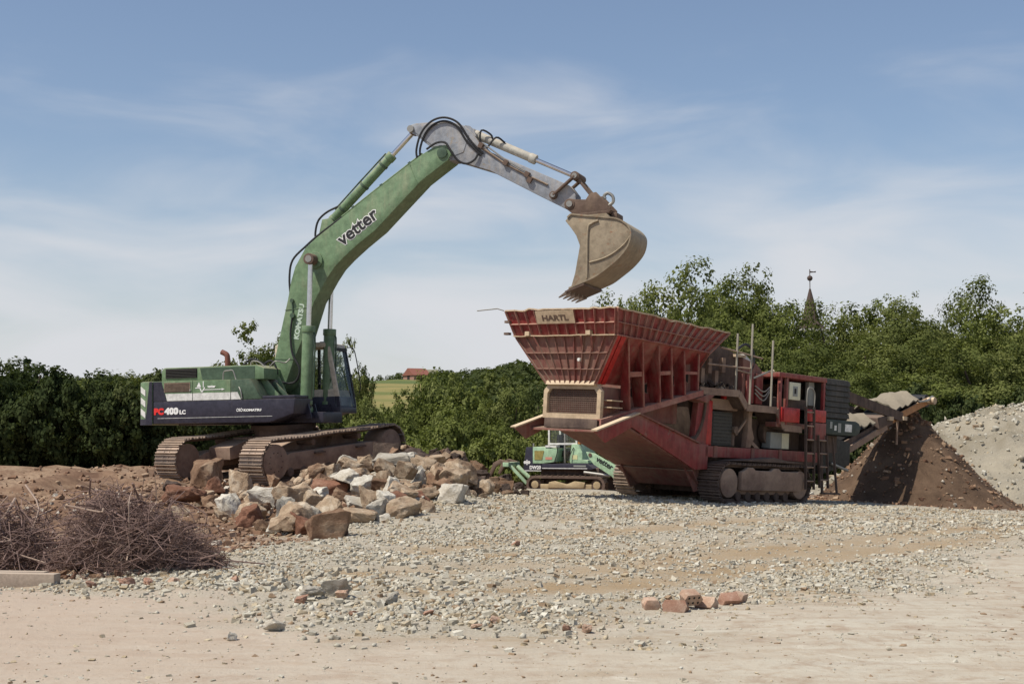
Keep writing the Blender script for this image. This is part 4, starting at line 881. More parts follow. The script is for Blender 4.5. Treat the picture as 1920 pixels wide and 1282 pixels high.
# bucket
bk = empty('bucket'); bk.parent = EX
side = [(7.56,5.9),(7.70,6.06),(7.9,6.03),(8.59,5.93),(8.81,5.88),(8.98,5.77),(9.09,5.62),(9.10,5.47),(9.05,5.28),(8.94,5.11),(8.74,4.91),(8.48,4.72),(8.25,4.57),(7.97,4.46),(7.66,4.35),(7.77,4.68),(7.87,5.07),(7.89,5.32),(7.81,5.55),(7.69,5.73)]
for s in (-1, 1): U().prism(side, 'y', s*.80, s*.765).build('bucket_side', M['bucket'], bk, .006)
back = [(7.60,5.98),(7.70,6.06),(7.9,6.03),(8.59,5.93),(8.81,5.88),(8.98,5.77),(9.09,5.62),(9.10,5.47),(9.05,5.28),(8.94,5.11),(8.74,4.91),(8.48,4.72),(8.25,4.57),(7.97,4.46),(7.62,4.33)]
def shell(pts, y0, y1, t):
    mb = U(); P = [Vector((a, 0, b)) for a, b in catmull([(p[0], p[1], 0) for p in pts], 3) and [(q_.x, q_.y) for q_ in catmull([(p[0], p[1], 0) for p in pts], 3)]]
    k = len(P); nr = []
    for i in range(k):
        tt = (P[min(i+1, k-1)]-P[max(i-1, 0)]).normalized(); nr.append(Vector((-tt.z, 0, tt.x)))
    vs = []
    for i in range(k):
        a, b = P[i], P[i]-nr[i]*t
        vs += [(a.x, y0, a.z), (a.x, y1, a.z), (b.x, y1, b.z), (b.x, y0, b.z)]
    fs = [(0,3,2,1), (4*k-4, 4*k-3, 4*k-2, 4*k-1)]
    for i in range(k-1):
        o = i*4
        for e in range(4): fs.append((o+e, o+(e+1) % 4, o+4+(e+1) % 4, o+4+e))
    return mb.add(vs, fs)
shell(back, -.83, .83, .035).build('bucket_shell', M['bucket'], bk)
U().tube(catmull([(8.05,-.815,4.54),(8.09,-.815,5.63),(8.18,-.815,5.8),(8.34,-.815,5.86)], 4), .028, 6).build('side_rib', M['bucket'], bk)
U().tube(catmull([(8.11,-.812,4.91),(8.42,-.812,4.98),(8.67,-.812,5.09),(8.93,-.812,5.28),(9.08,-.812,5.47)], 4), .018, 6).build('side_rib', M['bucket'], bk)
for s in (-1, 1): U().prism([(7.66,4.34),(7.98,4.46),(8.10,4.53),(8.06,5.6),(7.90,5.32),(7.77,4.68)], 'y', s*.80, s*.812).build('side_cutter', M['bucket'], bk)
U().prism([(7.52,4.28),(7.98,4.445),(7.97,4.40),(7.55,4.25)], 'y', -.84, .84).build('cutting_edge', M['rust'], bk)
for k in range(5):
    y = -.72+k*.36
    U().prism([(7.66, 4.385), (7.36, 4.165), (7.345, 4.145), (7.62, 4.235)], 'y', y-.055, y+.055).build('tooth', M['shoe'], bk, .008)
for s in (-1, 1): U().prism([(7.42,6.28),(7.54,6.49),(7.69,6.46),(7.93,6.44),(8.03,6.58),(8.18,6.60),(8.30,6.47),(8.52,6.22),(8.46,6.08),(7.71,6.04)], 'y', s*.29, s*.345).build('bucket_ear', M['rust'], bk, .01)
U().prism([(7.72, 6.03), (8.50, 6.07), (8.56, 6.14), (7.70, 6.10)], 'y', -.48, .48).build('ear_plate', M['rust'], bk, .008)
U().prism([(7.72, 6.035), (8.46, 6.06), (8.58, 5.92), (7.78, 6.02)], 'y', -.55, .55).build('bucket_top', M['bucket'], bk)
U().tube(catmull([(8.40,0,6.32),(8.50,0,6.40),(8.49,0,6.53),(8.38,0,6.61),(8.29,0,6.56),(8.31,0,6.48)], 5), .038, 9).build('lifting_hook', M['steel'], bk)
U().box((8.52, -.3, 5.98), (8.66, .3, 6.1)).build('hook_plate', M['rust'], bk, .02)
# ------------------------------------------------------------------ mobile crusher
CRM = frame((4.57, 32.6, .03), 46, -2.6, 1.8)
CR = empty('crusher', CRM); tag(CR, 'big red mobile rock crusher with wide ribbed feed hopper', 'crusher')
def K(): return MB()
TMc = dict(chain=M['crdark'], shoe=M['crdark'], frame=M['frame'])
TMf = dict(chain=M['rust'], shoe=M['shoe'], frame=M['frame'])
for y in (-1.175, 1.175):
    build_track(CR, Matrix.Identity(4), y, 2.76, .40, .40, .45, .45, .55, .19, TMc if y < 0 else TMf, 6, hub_r=.22, sag=.01, carrier_steps=False)
# wide side cover over each track frame
for s in (-1, 1):
    K().prism([(-.98, .30), (1.28, .30), (1.42, .42), (1.42, .60), (1.25, .74), (.55, .74), (.45, .80), (.25, .80), (.15, .74), (-.45, .74), (-.55, .80), (-.75, .80), (-.85, .74), (-.98, .70)], 'y', s*1.36, s*1.465).build('track_cover', M['frame'], CR, .025)
    K().prism([(-1.35, .93), (-.1, 1.0), (.3, 1.04), (.8, .98), (1.75, .96), (1.75, .93)], 'y', s*.90, s*1.45).build('mudguard', M['crdark'], CR, .01)
# chassis beams
for s in (-1, 1):
    b = K().box((-1.85, s*1.0-.10, .985), (2.6, s*1.0+.10, 1.22)).build('chassis_beam', M['red'], CR, .012)
    for xx in (-1.5, -.1, 1.0): K().box((xx-.06, s*1.0-.125, .975), (xx+.06, s*1.0+.125, 1.23)).build('beam_collar', M['reddusty'], b)
K().box((-1.9, -.88, .90), (2.5, .88, 1.12)).build('chassis_floor', M['crdark'], CR, .02)
K().box((-1.5, -.85, .42), (1.5, .85, .66)).build('axle_beam', M['crdark'], CR, .02)
for xx in (-.9, .9):
    K().box((xx-.15, -.8, .62), (xx+.15, .8, .93)).build('cross_member', M['crdark'], CR)
# wing plates and belly carrying the feeder
wing = [(-5.5,1.37),(-4.2,1.78),(-2.1,1.25),(-1.75,1.25),(-1.75,.72),(-2.2,.70),(-4.35,1.50),(-5.15,1.16)]
for s in (-1, 1):
    wp = K().prism(wing, 'y', s*1.10, s*1.06).build('side_wing', M['red'] if s < 0 else M['reddusty'], CR, .006)
    K().bar((-5.52, s*1.10, 1.385), (-4.2, s*1.10, 1.795), .16, .03).build('wing_flange', M['tan'], wp)
    K().bar((-4.2, s*1.10, 1.795), (-2.1, s*1.10, 1.265), .10, .03).build('wing_flange', M['reddusty'], wp)
K().prism([(-5.02, 1.36), (-4.4, 1.46), (-2.2, .70), (-2.2, .735), (-4.4, 1.50), (-5.02, 1.40)], 'y', -1.055, 1.055).build('belly_plate', M['reddusty'], CR)
K().plate([(-2.2, -1.055, .69), (-1.72, -.9, .35), (-1.72, .9, .35), (-2.2, 1.055, .69)][::-1], .03).build('belly_plate', M['reddusty'], CR)
for s in (-1, 1): K().prism([(-2.3, .74), (-1.7, .74), (-1.6, .3), (-1.9, .22)], 'y', s*.86, s*.90).build('skid_plate', M['reddusty'], CR, .01)
K().box((-5.0, -.72, 1.42), (-3.6, .72, 1.62)).build('feeder_base', M['crdark'], CR, .01)
K().box((-1.2, -.75, .2), (1.2, .75, .42)).build('belt_tunnel', M['crdark'], CR, .02)
# feeder box with wire grille
fb = K().box((-4.86, -.72, 1.64), (-2.4, .72, 2.28)).build('feeder_box', M['reddusty'], CR, .02)
fx = -4.90
ring_o = [(-.78, 1.62), (.78, 1.62), (.78, 2.18), (.66, 2.32), (-.66, 2.32), (-.78, 2.18)]; ring_i = [(-.68, 1.72), (.68, 1.72), (.68, 2.13), (.60, 2.22), (-.60, 2.22), (-.68, 2.13)]
g = K(); n = 6
for a in range(n):
    b = (a+1) % n
    vs = [(fx, *ring_o[a]), (fx, *ring_o[b]), (fx, *ring_i[b]), (fx, *ring_i[a])]; g.plate([vs[0], vs[3], vs[2], vs[1]], .09)
g.build('grille_frame', M['tan'], fb)
K().box((fx+.05, -.69, 1.70), (fx+.06, .69, 2.24)).build('grille_back', M['dark'], fb)
g = K()
for k in range(25): g.bar((fx-.015, -.66+k*.055, 1.70), (fx-.015, -.66+k*.055, 2.22), .012, .012)
for k in range(11): g.bar((fx-.02, -.68, 1.74+k*.044), (fx-.02, .68, 1.74+k*.044), .014, .016)
g.build('wire_grille', M['rust'], fb)
K().prism([(-5.09, 2.30), (-4.80, 2.30), (-4.80, 2.42), (-5.02, 2.46)], 'y', -.66, .66).build('feeder_lip', M['tan'], fb, .01)
for z in (1.86, 2.0): K().box((-4.84, -.95, z), (-4.5, -.73, z+.02)).build('side_lug', M['tan'], fb); 
for z in (1.86, 2.0): K().box((-4.84, .73, z), (-4.6, .95, z+.02)).build('side_lug', M['tan'], fb)
# hopper: flared lower walls and folding upper boards
rim = dict(xf=-5.50, xr=-1.75, y=1.5, z=3.80, zr=3.64); low = dict(xf=-5.30, xr=-2.25, y=1.355, z=3.28, zr=3.17); bot = dict(xf=-5.04, y=.66, z=2.34)
def lerp3(a, b, t): return tuple(a[i]+(b[i]-a[i])*t for i in range(3))
hop = empty('hopper'); hop.parent = CR
def board(c00, c10, c01, c11, mat, ribmat, nv, rails, name, ribd=.055, t=.02, skip=(), lip=True):
    """wall panel spanned by four corners (bottom a, bottom b, top a, top b) with ribs standing out along its normal"""
    A, B, C_, D_ = map(Vector, (c00, c10, c01, c11)); nrm = (B-A).cross(C_-A).normalized()
    pl = MB().plate([A, B, D_, C_], -t).build(name, mat, hop)
    for k in range(nv):
        u_ = (k+.0)/(nv-1) if nv > 1 else .5
        if k in skip: continue
        p = A.lerp(B, u_)+nrm*ribd/2; q = C_.lerp(D_, u_)+nrm*ribd/2
        x = (q-p).normalized(); yv = nrm; zv = x.cross(yv)
        MB().obox((p+q)/2, ((q-p).length, ribd, .016), Matrix((x, yv, zv)).transposed()).build('rib', ribmat, pl)
    for v_ in rails:
        p = A.lerp(C_, v_)+nrm*ribd*.55; q = B.lerp(D_, v_)+nrm*ribd*.55
        x = (q-p).normalized(); zv = nrm; yv = zv.cross(x)
        MB().obox((p+q)/2, ((q-p).length, .016, ribd*1.1), Matrix((x, yv, zv)).transposed()).build('rail', ribmat, pl)
    return pl, nrm
Lf, Lr = (low['xf'], low['z']), (low['xr'], low['zr'])
fu, nf = board((low['xf'], low['y'], low['z']), (low['xf'], -low['y'], low['z']), (rim['xf'], rim['y'], rim['z']), (rim['xf'], -rim['y'], rim['z']), M['red'], M['redrib'], 12, (.48,), 'front_board')
su, nsu = board((low['xf'], -low['y'], low['z']), (low['xr'], -low['y'], low['zr']), (rim['xf'], -rim['y'], rim['z']), (rim['xr'], -rim['y'], rim['zr']), M['red'], M['redrib'], 17, (.5,), 'side_board')
fs_, _ = board((low['xr'], low['y'], low['zr']), (low['xf'], low['y'], low['z']), (rim['xr'], rim['y'], rim['zr']), (rim['xf'], rim['y'], rim['z']), M['red'], M['redrib'], 9, (.5,), 'side_board')
board((low['xr'], -low['y'], low['zr']), (low['xr'], low['y'], low['zr']), (rim['xr'], -rim['y'], rim['zr']), (rim['xr'], rim['y'], rim['zr']), M['reddusty'], M['redrib'], 6, (), 'rear_board')
fl, nfl = board((bot['xf'], bot['y'], bot['z']), (bot['xf'], -bot['y'], bot['z']), (low['xf'], low['y'], low['z']), (low['xf'], -low['y'], low['z']), M['reddusty'], M['redrib'], 11, (.30, .64), 'front_wall', .04)
for c_ in fl.children: c_.data.materials[0] = M['reddusty']
slw, nsl = board((bot['xf'], -bot['y'], bot['z']), (-2.2, -bot['y'], bot['z']), (low['xf'], -low['y'], low['z']), (low['xr'], -low['y'], low['zr']), M['red'], M['redrib'], 2, (), 'side_wall', .05)
board((-2.2, bot['y'], bot['z']), (bot['xf'], bot['y'], bot['z']), (low['xr'], low['y'], low['zr']), (low['xf'], low['y'], low['z']), M['red'], M['redrib'], 7, (), 'side_wall', .05)
board((-2.2, -bot['y'], bot['z']), (-2.2, bot['y'], bot['z']), (low['xr'], -low['y'], low['zr']), (low['xr'], low['y'], low['zr']), M['reddusty'], M['redrib'], 2, (), 'rear_wall', .05)
# bright corner plates running down the near front corner
for a, b, mt in ((.00, .045, 'redclean'), (.055, .10, 'redclean')):
    A = Vector((bot['xf'], -bot['y'], bot['z'])); B = Vector((-2.2, -bot['y'], bot['z'])); C_ = Vector((low['xf'], -low['y'], low['z'])); D_ = Vector((low['xr'], -low['y'], low['zr']))
    MB().plate([A.lerp(B, a)+nsl*.008, A.lerp(B, b)+nsl*.008, C_.lerp(D_, b)+nsl*.008, C_.lerp(D_, a)+nsl*.008], .014).build('corner_plate', M[mt], hop)
# dented dusty rim and the ledge between boards and walls
def wavy(p, q, n, amp, seed):
    rg = random.Random(seed); p, q = Vector(p), Vector(q)
    return [p.lerp(q, i/n)+Vector((rg.gauss(0, amp*.4), rg.gauss(0, amp*.4), rg.gauss(0, amp))) for i in range(n+1)]
for a, b, sd_, mt in (((rim['xf'], rim['y'], rim['z']), (rim['xf'], -rim['y'], rim['z']), 1, 'tan'), ((rim['xf'], -rim['y'], rim['z']), (rim['xr'], -rim['y'], rim['zr']), 2, 'tan'), ((rim['xf'], rim['y'], rim['z']), (rim['xr'], rim['y'], rim['zr']), 3, 'redrib')):
    g = MB(); P_ = wavy(a, b, 22, .012, sd_)
    for i_ in range(22): g.bar(P_[i_], P_[i_+1], .085, .028)
    g.build('hopper_rim', M[mt], hop)
for a, b, sd_ in (((low['xf']-.03, low['y']+.03, low['z']), (low['xf']-.03, -low['y']-.03, low['z']), 5), ((low['xf']-.03, -low['y']-.03, low['z']), (low['xr'], -low['y']-.03, low['zr']), 6)):
    g = MB(); P_ = wavy(a, b, 12, .004, sd_)
    for i_ in range(12): g.bar(P_[i_], P_[i_+1], .10, .022)
    g.build('hopper_ledge', M['tan'] if sd_ == 5 else M['redrib'], hop)
for y in (-.72, .95): K().box((-5.42, y-.06, 3.28), (-5.33, y+.06, 3.37)).build('ledge_lug', M['tan'], hop)
for y in (-.5, -.78, .80): # slanting props under the front ledge
    K().bar((-5.37, y, 3.26), (-5.20, y*.86, 2.93), .04, .03).build('board_prop', M['redrib'], hop)
K().cyl((-5.18, -.35, 2.80), (-5.24, -.35, 2.80), .035, 10).build('marker_lamp', M['white'], hop)
K().tube([(-5.55, 1.52, 3.80), (-5.62, 1.65, 3.84), (-5.85, 2.02, 3.78)], .012, 6).build('bent_rod', M['steel'], hop)
for z in (3.55, 3.30): K().box((-5.48, 1.42, z), (-5.40, 1.56, z+.05)).build('hinge_lug', M['rust'], hop)
# near side gussets, stiffening plates and lightening holes
rl = [((-4.89, -1.33, 3.24), (-4.28, -.95, 1.81)), ((-4.44, -1.33, 3.22), (-3.96, -1.05, 1.91)), ((-3.91, -1.33, 3.19), (-3.56, -1.15, 2.04)), ((-3.50, -1.33, 3.17), (-3.245, -1.22, 2.14)), ((-3.06, -1.33, 3.14), (-2.90, -1.28, 2.23)), ((-2.55, -1.33, 3.12), (-2.50, -1.31, 2.30))]
for p, q in rl:
    yi = -.70
    K().plate([p, (p[0], -1.30, p[2]), ((p[0]+q[0])/2, yi-.25, 2.75), (q[0], yi, 2.32), (q[0], yi, q[2]), q], .02).build('gusset', M['red'], hop)
    K().bar(p, q, .05, .025, up=(1, 0, 0)).build('gusset_flange', M['redrib'], hop)
for i_ in range(5):
    (p, q), (p2, q2) = rl[i_], rl[i_+1]
    a = Vector((q[0]+.01, -.70, q[2]-.03)); b = Vector((q2[0]+.01, -.70, q2[2]-.03))
    y_ = -.74-.08*i_
    A = Vector((q[0]+.03, y_, q[2]+.02)); B = Vector((q2[0]-.0, y_-.06, q2[2]+.02)); top = .62 if i_ else .5
    wp = K().plate([A, B, B+Vector((0, 0, top)), A+Vector((0, 0, top))], .02).build('web_plate', M['reddusty'] if i_ in (0, 4) else M['red'], hop)
    c = (A+B)/2+Vector((.06, -.012, .33)); K().cyl(c+Vector((0, .02, 0)), c+Vector((0, -.022, 0)), .10, 18).build('access_hole', M['dark'], wp)
    K().tube([c+Vector((.105*math.cos(t_*math.pi/9), -.02, .105*math.sin(t_*math.pi/9))) for t_ in range(19)], .012, 5).build('hole_ring', M['reddusty'], wp)
    K().plate([lerp3(p, q, .45), lerp3(p2, q2, .45), lerp3(p2, q2, .52), lerp3(p, q, .52)], .015).build('stiffener', M['redrib'], hop) if i_ % 2 == 0 else None
# sloped sill carrying the hopper
sill = K(); sill.plate([(-5.0, -.78, 1.50), (-2.42, -1.36, 2.26), (-2.42, -1.36, 2.38), (-5.0, -.78, 1.62)], .06); sill.plate([(-5.0, -.78, 1.62), (-2.42, -1.36, 2.38), (-2.42, -.6, 2.38), (-5.0, -.6, 1.62)], -.03)
sill.build('hopper_sill', M['redrib'], CR)
K().prism([(-2.6, 2.18), (-2.2, 2.30), (-1.95, 2.3), (-2.2, 2.12)], 'y', -1.36, -1.0).build('sill_bracket', M['reddusty'], CR, .01)
for s in (-1, 1):
    K().prism([(-2.15, 1.24), (-1.7, 1.24), (-1.62, 2.4), (-2.0, 2.42)], 'y', s*.85, s*1.0).build('hopper_leg', M['red'] if s < 0 else M['crdark'], CR, .015)
# curved guard ahead of the crusher box
g = K(); arc = [(-2.35+.55*math.sin(t_), 1.28+.95*(1-math.cos(t_))*1.05) for t_ in np.linspace(0, 1.5, 9)]
for (a, b), (c, d) in zip(arc[:-1], arc[1:]): g.bar((a, -.98, b), (c, -.98, d), .12, .06)
g.build('curved_guard', M['crdark'], CR)
# crusher housing
K().prism([(-1.75, 1.23), (.1, 1.23), (.35, 2.1), (-.1, 3.05), (-1.6, 3.18), (-2.2, 2.6)], 'y', -.72, .72).build('crusher_housing', M['crdark'], CR, .03)
jb = K().box((-1.55, -.98, 2.02), (-.55, -.72, 2.26)).build('jaw_block', M['frame'], CR, .02)
K().box((-1.45, -.95, 1.24), (-.70, -.73, 1.98)).build('radiator', M['slat'], CR, .01)
for k in range(9): K().box((-1.42, -.965, 1.30+k*.075), (-.73, -.951, 1.335+k*.075)).build('radiator_slat', M['louvre'], CR)
K().box((-1.72, -.99, 1.23), (-1.5, -.74, 2.2)).build('upright', M['redclean'], CR, .012)
K().box((-1.1, -1.0, 2.26), (-1.02, -.9, 2.42)).build('strut', M['redclean'], CR)
K().prism([(-.30, 1.23), (-.12, 1.23), (.02, 1.45), (-.10, 1.7), (-.10, 2.15), (-.24, 2.15), (-.24, 1.62)], 'y', -1.06, -.92).build('curved_post', M['frame'], CR, .012)
K().prism([(-.10, 1.42), (.25, 1.23), (.08, 1.23), (-.12, 1.34)], 'y', -1.05, -.93).build('curved_post', M['frame'], CR)
K().bar((-.62, -1.0, 1.5), (.05, -1.0, 2.12), .04, .04).build('brace', M['frame'], CR)
K().cyl((-.62, -.9, 1.25), (-.62, -.9, 1.62), .06, 12).build('jack_post', M['rust'], CR)
K().cyl((-.62, -1.02, 1.6), (-.62, -.86, 1.6), .09, 14).build('jack_pin', M['rust'], CR)
K().box((.1, -.7, 1.24), (2.4, .7, 1.9)).build('drive_housing', M['crdark'], CR, .03)
K().cyl((.9, -.74, 1.6), (.9, -.90, 1.6), .30, 26).build('drive_pulley', M['crdark'], CR, .01)
gb = K().box((.72, -1.02, 1.25), (1.48, -.78, 1.62)).build('switch_cabinet', M['greybox'], CR, .012)
K().box((1.17, -1.028, 1.26), (1.46, -1.021, 1.61)).build('cabinet_door', M['cream'], gb)
# maintenance deck with stepped toe board
deck = [(-2.45, 2.42), (-1.02, 2.44), (-.72, 2.155), (.46, 2.155), (.78, 1.78), (1.50, 1.765)]
g = K()
for (a, b), (c, d) in zip(deck[:-1], deck[1:]): g.bar((a, -1.33, b-.05), (c, -1.33, d-.05), .03, .15)
g.build('toe_board', M['frame'], CR)
g = K()
for (a, b), (c, d) in zip(deck[:-1], deck[1:]): g.plate([(a, -1.315, b-.06), (a, -.72, b-.06), (c, -.72, d-.06), (c, -1.315, d-.06)], .03)
g.build('walkway', M['crdark'], CR)
rg = random.Random(5)
for k in range(26):   # spilled stones on the deck
    sx = rg.uniform(.06, .16)
    o = bpy.data.objects.new('spilled_stone', protos[k % 14]); col.objects.link(o); o.location = CRM @ Vector((rg.uniform(-1.6, -.95) if k < 20 else rg.uniform(-2.3, -1.6), rg.uniform(-1.25, -.85), 2.47+rg.random()*.10))
    o.scale = (sx*1.3, sx, sx*.8); o.rotation_euler = (rg.random(), rg.random(), rg.random()*6); o.material_slots[0].link = 'OBJECT'; o.material_slots[0].material = M['rock_dark' if k % 3 else 'rock_tan']
    tag(o, 'small spilled stone lying on the crusher walkway', 'stone', 'stones spilled on the crusher walkway')
M['post'] = plain('pale steel post', (.33, .30, .24), .6, .2)
for x, za, zb_ in ((-1.15, 2.44, 3.69), (-.60, 2.1, 3.95), (.22, 2.12, 3.66)):
    K().cyl((x, -1.32, za), (x, -1.32, zb_), .024, 9).build('rail_post', M['post'], CR)
for a, b in (((-2.2, -1.32, 2.95), (-.6, -1.32, 2.96)), ((-1.75, -1.32, 3.34), (-.15, -1.3, 3.22)), ((-1.15, -1.32, 2.9), (-.6, -1.32, 2.85))):
    K().cyl(a, b, .02, 8).build('hand_rail', M['frame'], CR)
# upper works behind the hopper: crusher inlet, motors, hoses
K().prism([(-2.2, 2.62), (-.45, 2.45), (-.45, 3.28), (-1.75, 3.52), (-2.2, 3.45)], 'y', -.9, .9).build('inlet_chute', M['crdark'], CR, .02)
K().prism([(-.48, 2.25), (.28, 2.2), (.28, 2.98), (.05, 3.12), (-.48, 3.22)], 'y', -1.02, .8).build('rotor_housing', M['reddusty'], CR, .03)
for xx in (-.38, -.02): K().box((xx, -1.08, 2.22), (xx+.26, -1.03, 2.9)).build('red_plate', M['red'], CR, .008)
for xx, zz in ((-1.95, 2.72), (-1.70, 2.95), (-1.45, 2.7), (-1.2, 3.0)): K().box((xx, -.98, zz-.16), (xx+.12, -.9, zz+.16)).build('bolt_plate', M['frame'], CR)
K().tube(catmull([(-.75, -1.0, 3.35), (-.4, -1.0, 3.52), (-.1, -1.0, 3.40), (-.05, -1.0, 3.1), (-.25, -1.0, 2.8), (-.2, -1.0, 2.4)], 6), .03, 7).build('hydraulic_hose', M['black'], CR)
K().prism([(-.35, 3.20), (.05, 3.13), (.28, 2.98), (.15, 3.20), (-.1, 3.33)], 'y', -.8, -.2).build('pale_guard', M['white'], CR, .02)
K().box((-.72, -1.0, 3.22), (-.35, -.7, 3.28)).build('pale_rail', M['tan'], CR)
K().cyl((.12, -.75, 3.05), (.12, -.45, 3.05), .10, 14).build('hydraulic_motor', M['navy'], CR, .01)
K().bar((-.25, -1.15, 2.78), (.28, -1.25, 2.98), .03, .03).build('angled_rod', M['steel'], CR)
for k in range(3): K().tube(catmull([(-.1, -1.1, 2.62-.08*k), (.1, -1.2, 2.50-.1*k), (.35, -1.2, 2.62-.05*k)], 5), .014, 6).build('cable', M['steel'], CR)
K().cyl((.25, -1.28, 2.95), (.34, -1.28, 2.98), .035, 8).build('hose_joint', M['tan'], CR)
# engine house
eh = empty('engine_house'); eh.parent = CR
K().box((.46, -1.38, 2.86), (2.44, .9, 2.97)).build('roof_frame', M['red'], eh, .015)
for x in (.52, .78, 2.34): K().box((x, -1.36, 1.80), (x+.07, -1.28, 2.87)).build('house_post', M['red'], eh, .008)
K().box((.50, .80, 1.8), (2.44, .88, 2.87)).build('house_back', M['dark'], eh)
K().box((.60, -1.1, 2.18), (2.40, .75, 2.42)).build('engine_base', M['crdark'], eh, .03)
K().box((1.3, -.9, 2.42), (2.2, .5, 2.75)).build('engine_block', M['crdark'], eh, .05)
for k in range(4): K().cyl((1.25+.16*k, -1.02, 2.40), (1.25+.16*k, -1.02, 2.60+.05*(k % 2)), .055, 12).build('filter', M['frame'] if k % 2 else M['ventbrown'], eh, .01)
K().box((2.02, -1.15, 2.3), (2.26, -1.05, 2.85)).build('oil_cooler', M['greybox'], eh, .01)
cp = K().box((.94, -1.33, 2.38), (1.40, -1.27, 2.78)).build('control_panel', M['cream'], eh, .012)
K().box((1.08, -1.338, 2.46), (1.27, -1.331, 2.69)).build('instrument_window', M['greybox'], cp); K().box((1.13, -1.345, 2.52), (1.20, -1.339, 2.64)).build('dial', M['dark'], cp)
K().box((.56, -1.40, 1.86), (1.30, -1.34, 2.19)).build('lower_skirt', M['redclean'], eh, .012)
K().box((.60, -1.425, 1.88), (1.18, -1.402, 2.15)).build('skirt_door', M['redclean'], eh, .008)
K().box((1.62, -1.40, 1.92), (2.42, -1.34, 2.20)).build('lower_skirt', M['redclean'], eh, .012)
K().box((1.78, -1.40, 1.50), (2.44, -1.33, 1.90)).build('lower_skirt', M['red'], eh, .01)
K().box((.50, -1.30, 1.74), (2.42, -1.0, 1.85)).build('house_sill', M['reddusty'], eh, .01)
# slatted radiator box and fuel tank
sb = K().box((2.46, -1.28, 2.02), (3.58, .95, 2.98)).build('radiator_box', M['slat'], CR, .03)
for k in range(7):
    z = 2.06+k*.13
    K().prism([(-1.34, z), (-1.28, z), (-1.28, z+.115), (-1.31, z+.115)], 'x', 2.48, 3.56).build('slat', M['slat'], sb)
K().prism([(2.50, 1.66), (3.85, 1.66), (4.02, 1.74), (4.08, 1.86), (4.0, 1.97), (3.85, 2.015), (2.50, 2.015)], 'y', -1.36, -.2).build('fuel_tank', M['tank'], CR, .03)
for x, z, wx, wz, mt in ((2.66, 1.80, .10, .16, 'greybox'), (2.86, 1.76, .09, .12, 'white'), (3.02, 1.72, .13, .22, 'greybox'), (3.34, 1.75, .30, .18, 'white')):
    K().box((x, -1.368, z), (x+wx, -1.3605, z+wz)).build('sticker', M[mt], CR)
K().box((2.5, -1.0, 1.23), (3.6, .8, 1.64)).build('rear_frame', M['crdark'], CR, .02)
# ladders
def ladder(x, w_, z0, z1, y, lean, name='ladder'):
    ld = empty(name); ld.parent = CR
    for s in (0, 1): K().bar((x+s*w_+lean, y, z0), (x+s*w_, y+.0, z1), .03, .06, up=(0, 1, 0)).build('stile', M['crdark'], ld)
    n = int((z1-z0)/.3)
    for k in range(n): t = (k+.6)/n; K().cyl((x+lean*(1-t), y, z0+(z1-z0)*t), (x+w_+lean*(1-t), y, z0+(z1-z0)*t), .018, 7).build('rung', M['frame'], ld)
ladder(1.38, .34, .36, 2.25, -1.50, .12); ladder(2.02, .36, .40, 1.62, -1.45, .15)
K().tube(catmull([(1.40, -1.5, 2.2), (1.40, -1.52, 2.62), (1.55, -1.52, 2.68), (1.70, -1.52, 2.55), (1.72, -1.5, 2.2)], 5), .016, 7).build('ladder_grip', M['steel'], CR)
for s in (0, .5): K().bar((2.55+s, -1.2, 1.6), (2.45+s*1.3, -1.35, .25), .05, .05).build('support_leg', M['crdark'], CR)
K().bar((2.4, -1.35, .27), (3.2, -1.35, .27), .05, .04).build('foot_bar', M['crdark'], CR)
# main discharge conveyor
cv = empty('discharge_conveyor'); cv.parent = CR
a, b = Vector((2.2, 0, .62)), Vector((8.95, 0, 2.80))
for s in (-1, 1):
    K().bar(a+Vector((0, s*.52, 0)), a.lerp(b, .72)+Vector((0, s*.52, 0)), .05, .20, up=(0, 0, 1)).build('conveyor_beam', M['crdark'], cv)
    K().bar(a.lerp(b, .72)+Vector((0, s*.52, 0)), b+Vector((0, s*.52, 0)), .05, .18, up=(0, 0, 1)).build('conveyor_beam', M['orange'], cv)
g = K(); g.bar(a+Vector((0, 0, .13)), b+Vector((0, 0, .13)), .86, .02); g.bar(a-Vector((0, 0, .06)), b-Vector((0, 0, .06)), .86, .02); g.build('belt', M['black'], cv)
for t in np.linspace(.05, .95, 12): p = a.lerp(b, t); K().cyl((p.x, -.46, p.z+.07), (p.x, .46, p.z+.07), .045, 10).build('idler_roller', M['rust'], cv)
K().cyl((8.95, -.5, 2.80), (8.95, .5, 2.80), .17, 20).build('head_drum', M['black'], cv)
K().tube(catmull([(8.3, -.6, 2.74), (8.7, -.66, 2.80), (9.0, -.62, 2.92), (9.12, -.6, 2.88)], 4), .03, 7).build('drive_hose', M['steel'], cv)
K().cyl((8.92, -.55, 2.80), (8.92, -.75, 2.80), .10, 14).build('drive_motor', M['tan'], cv)
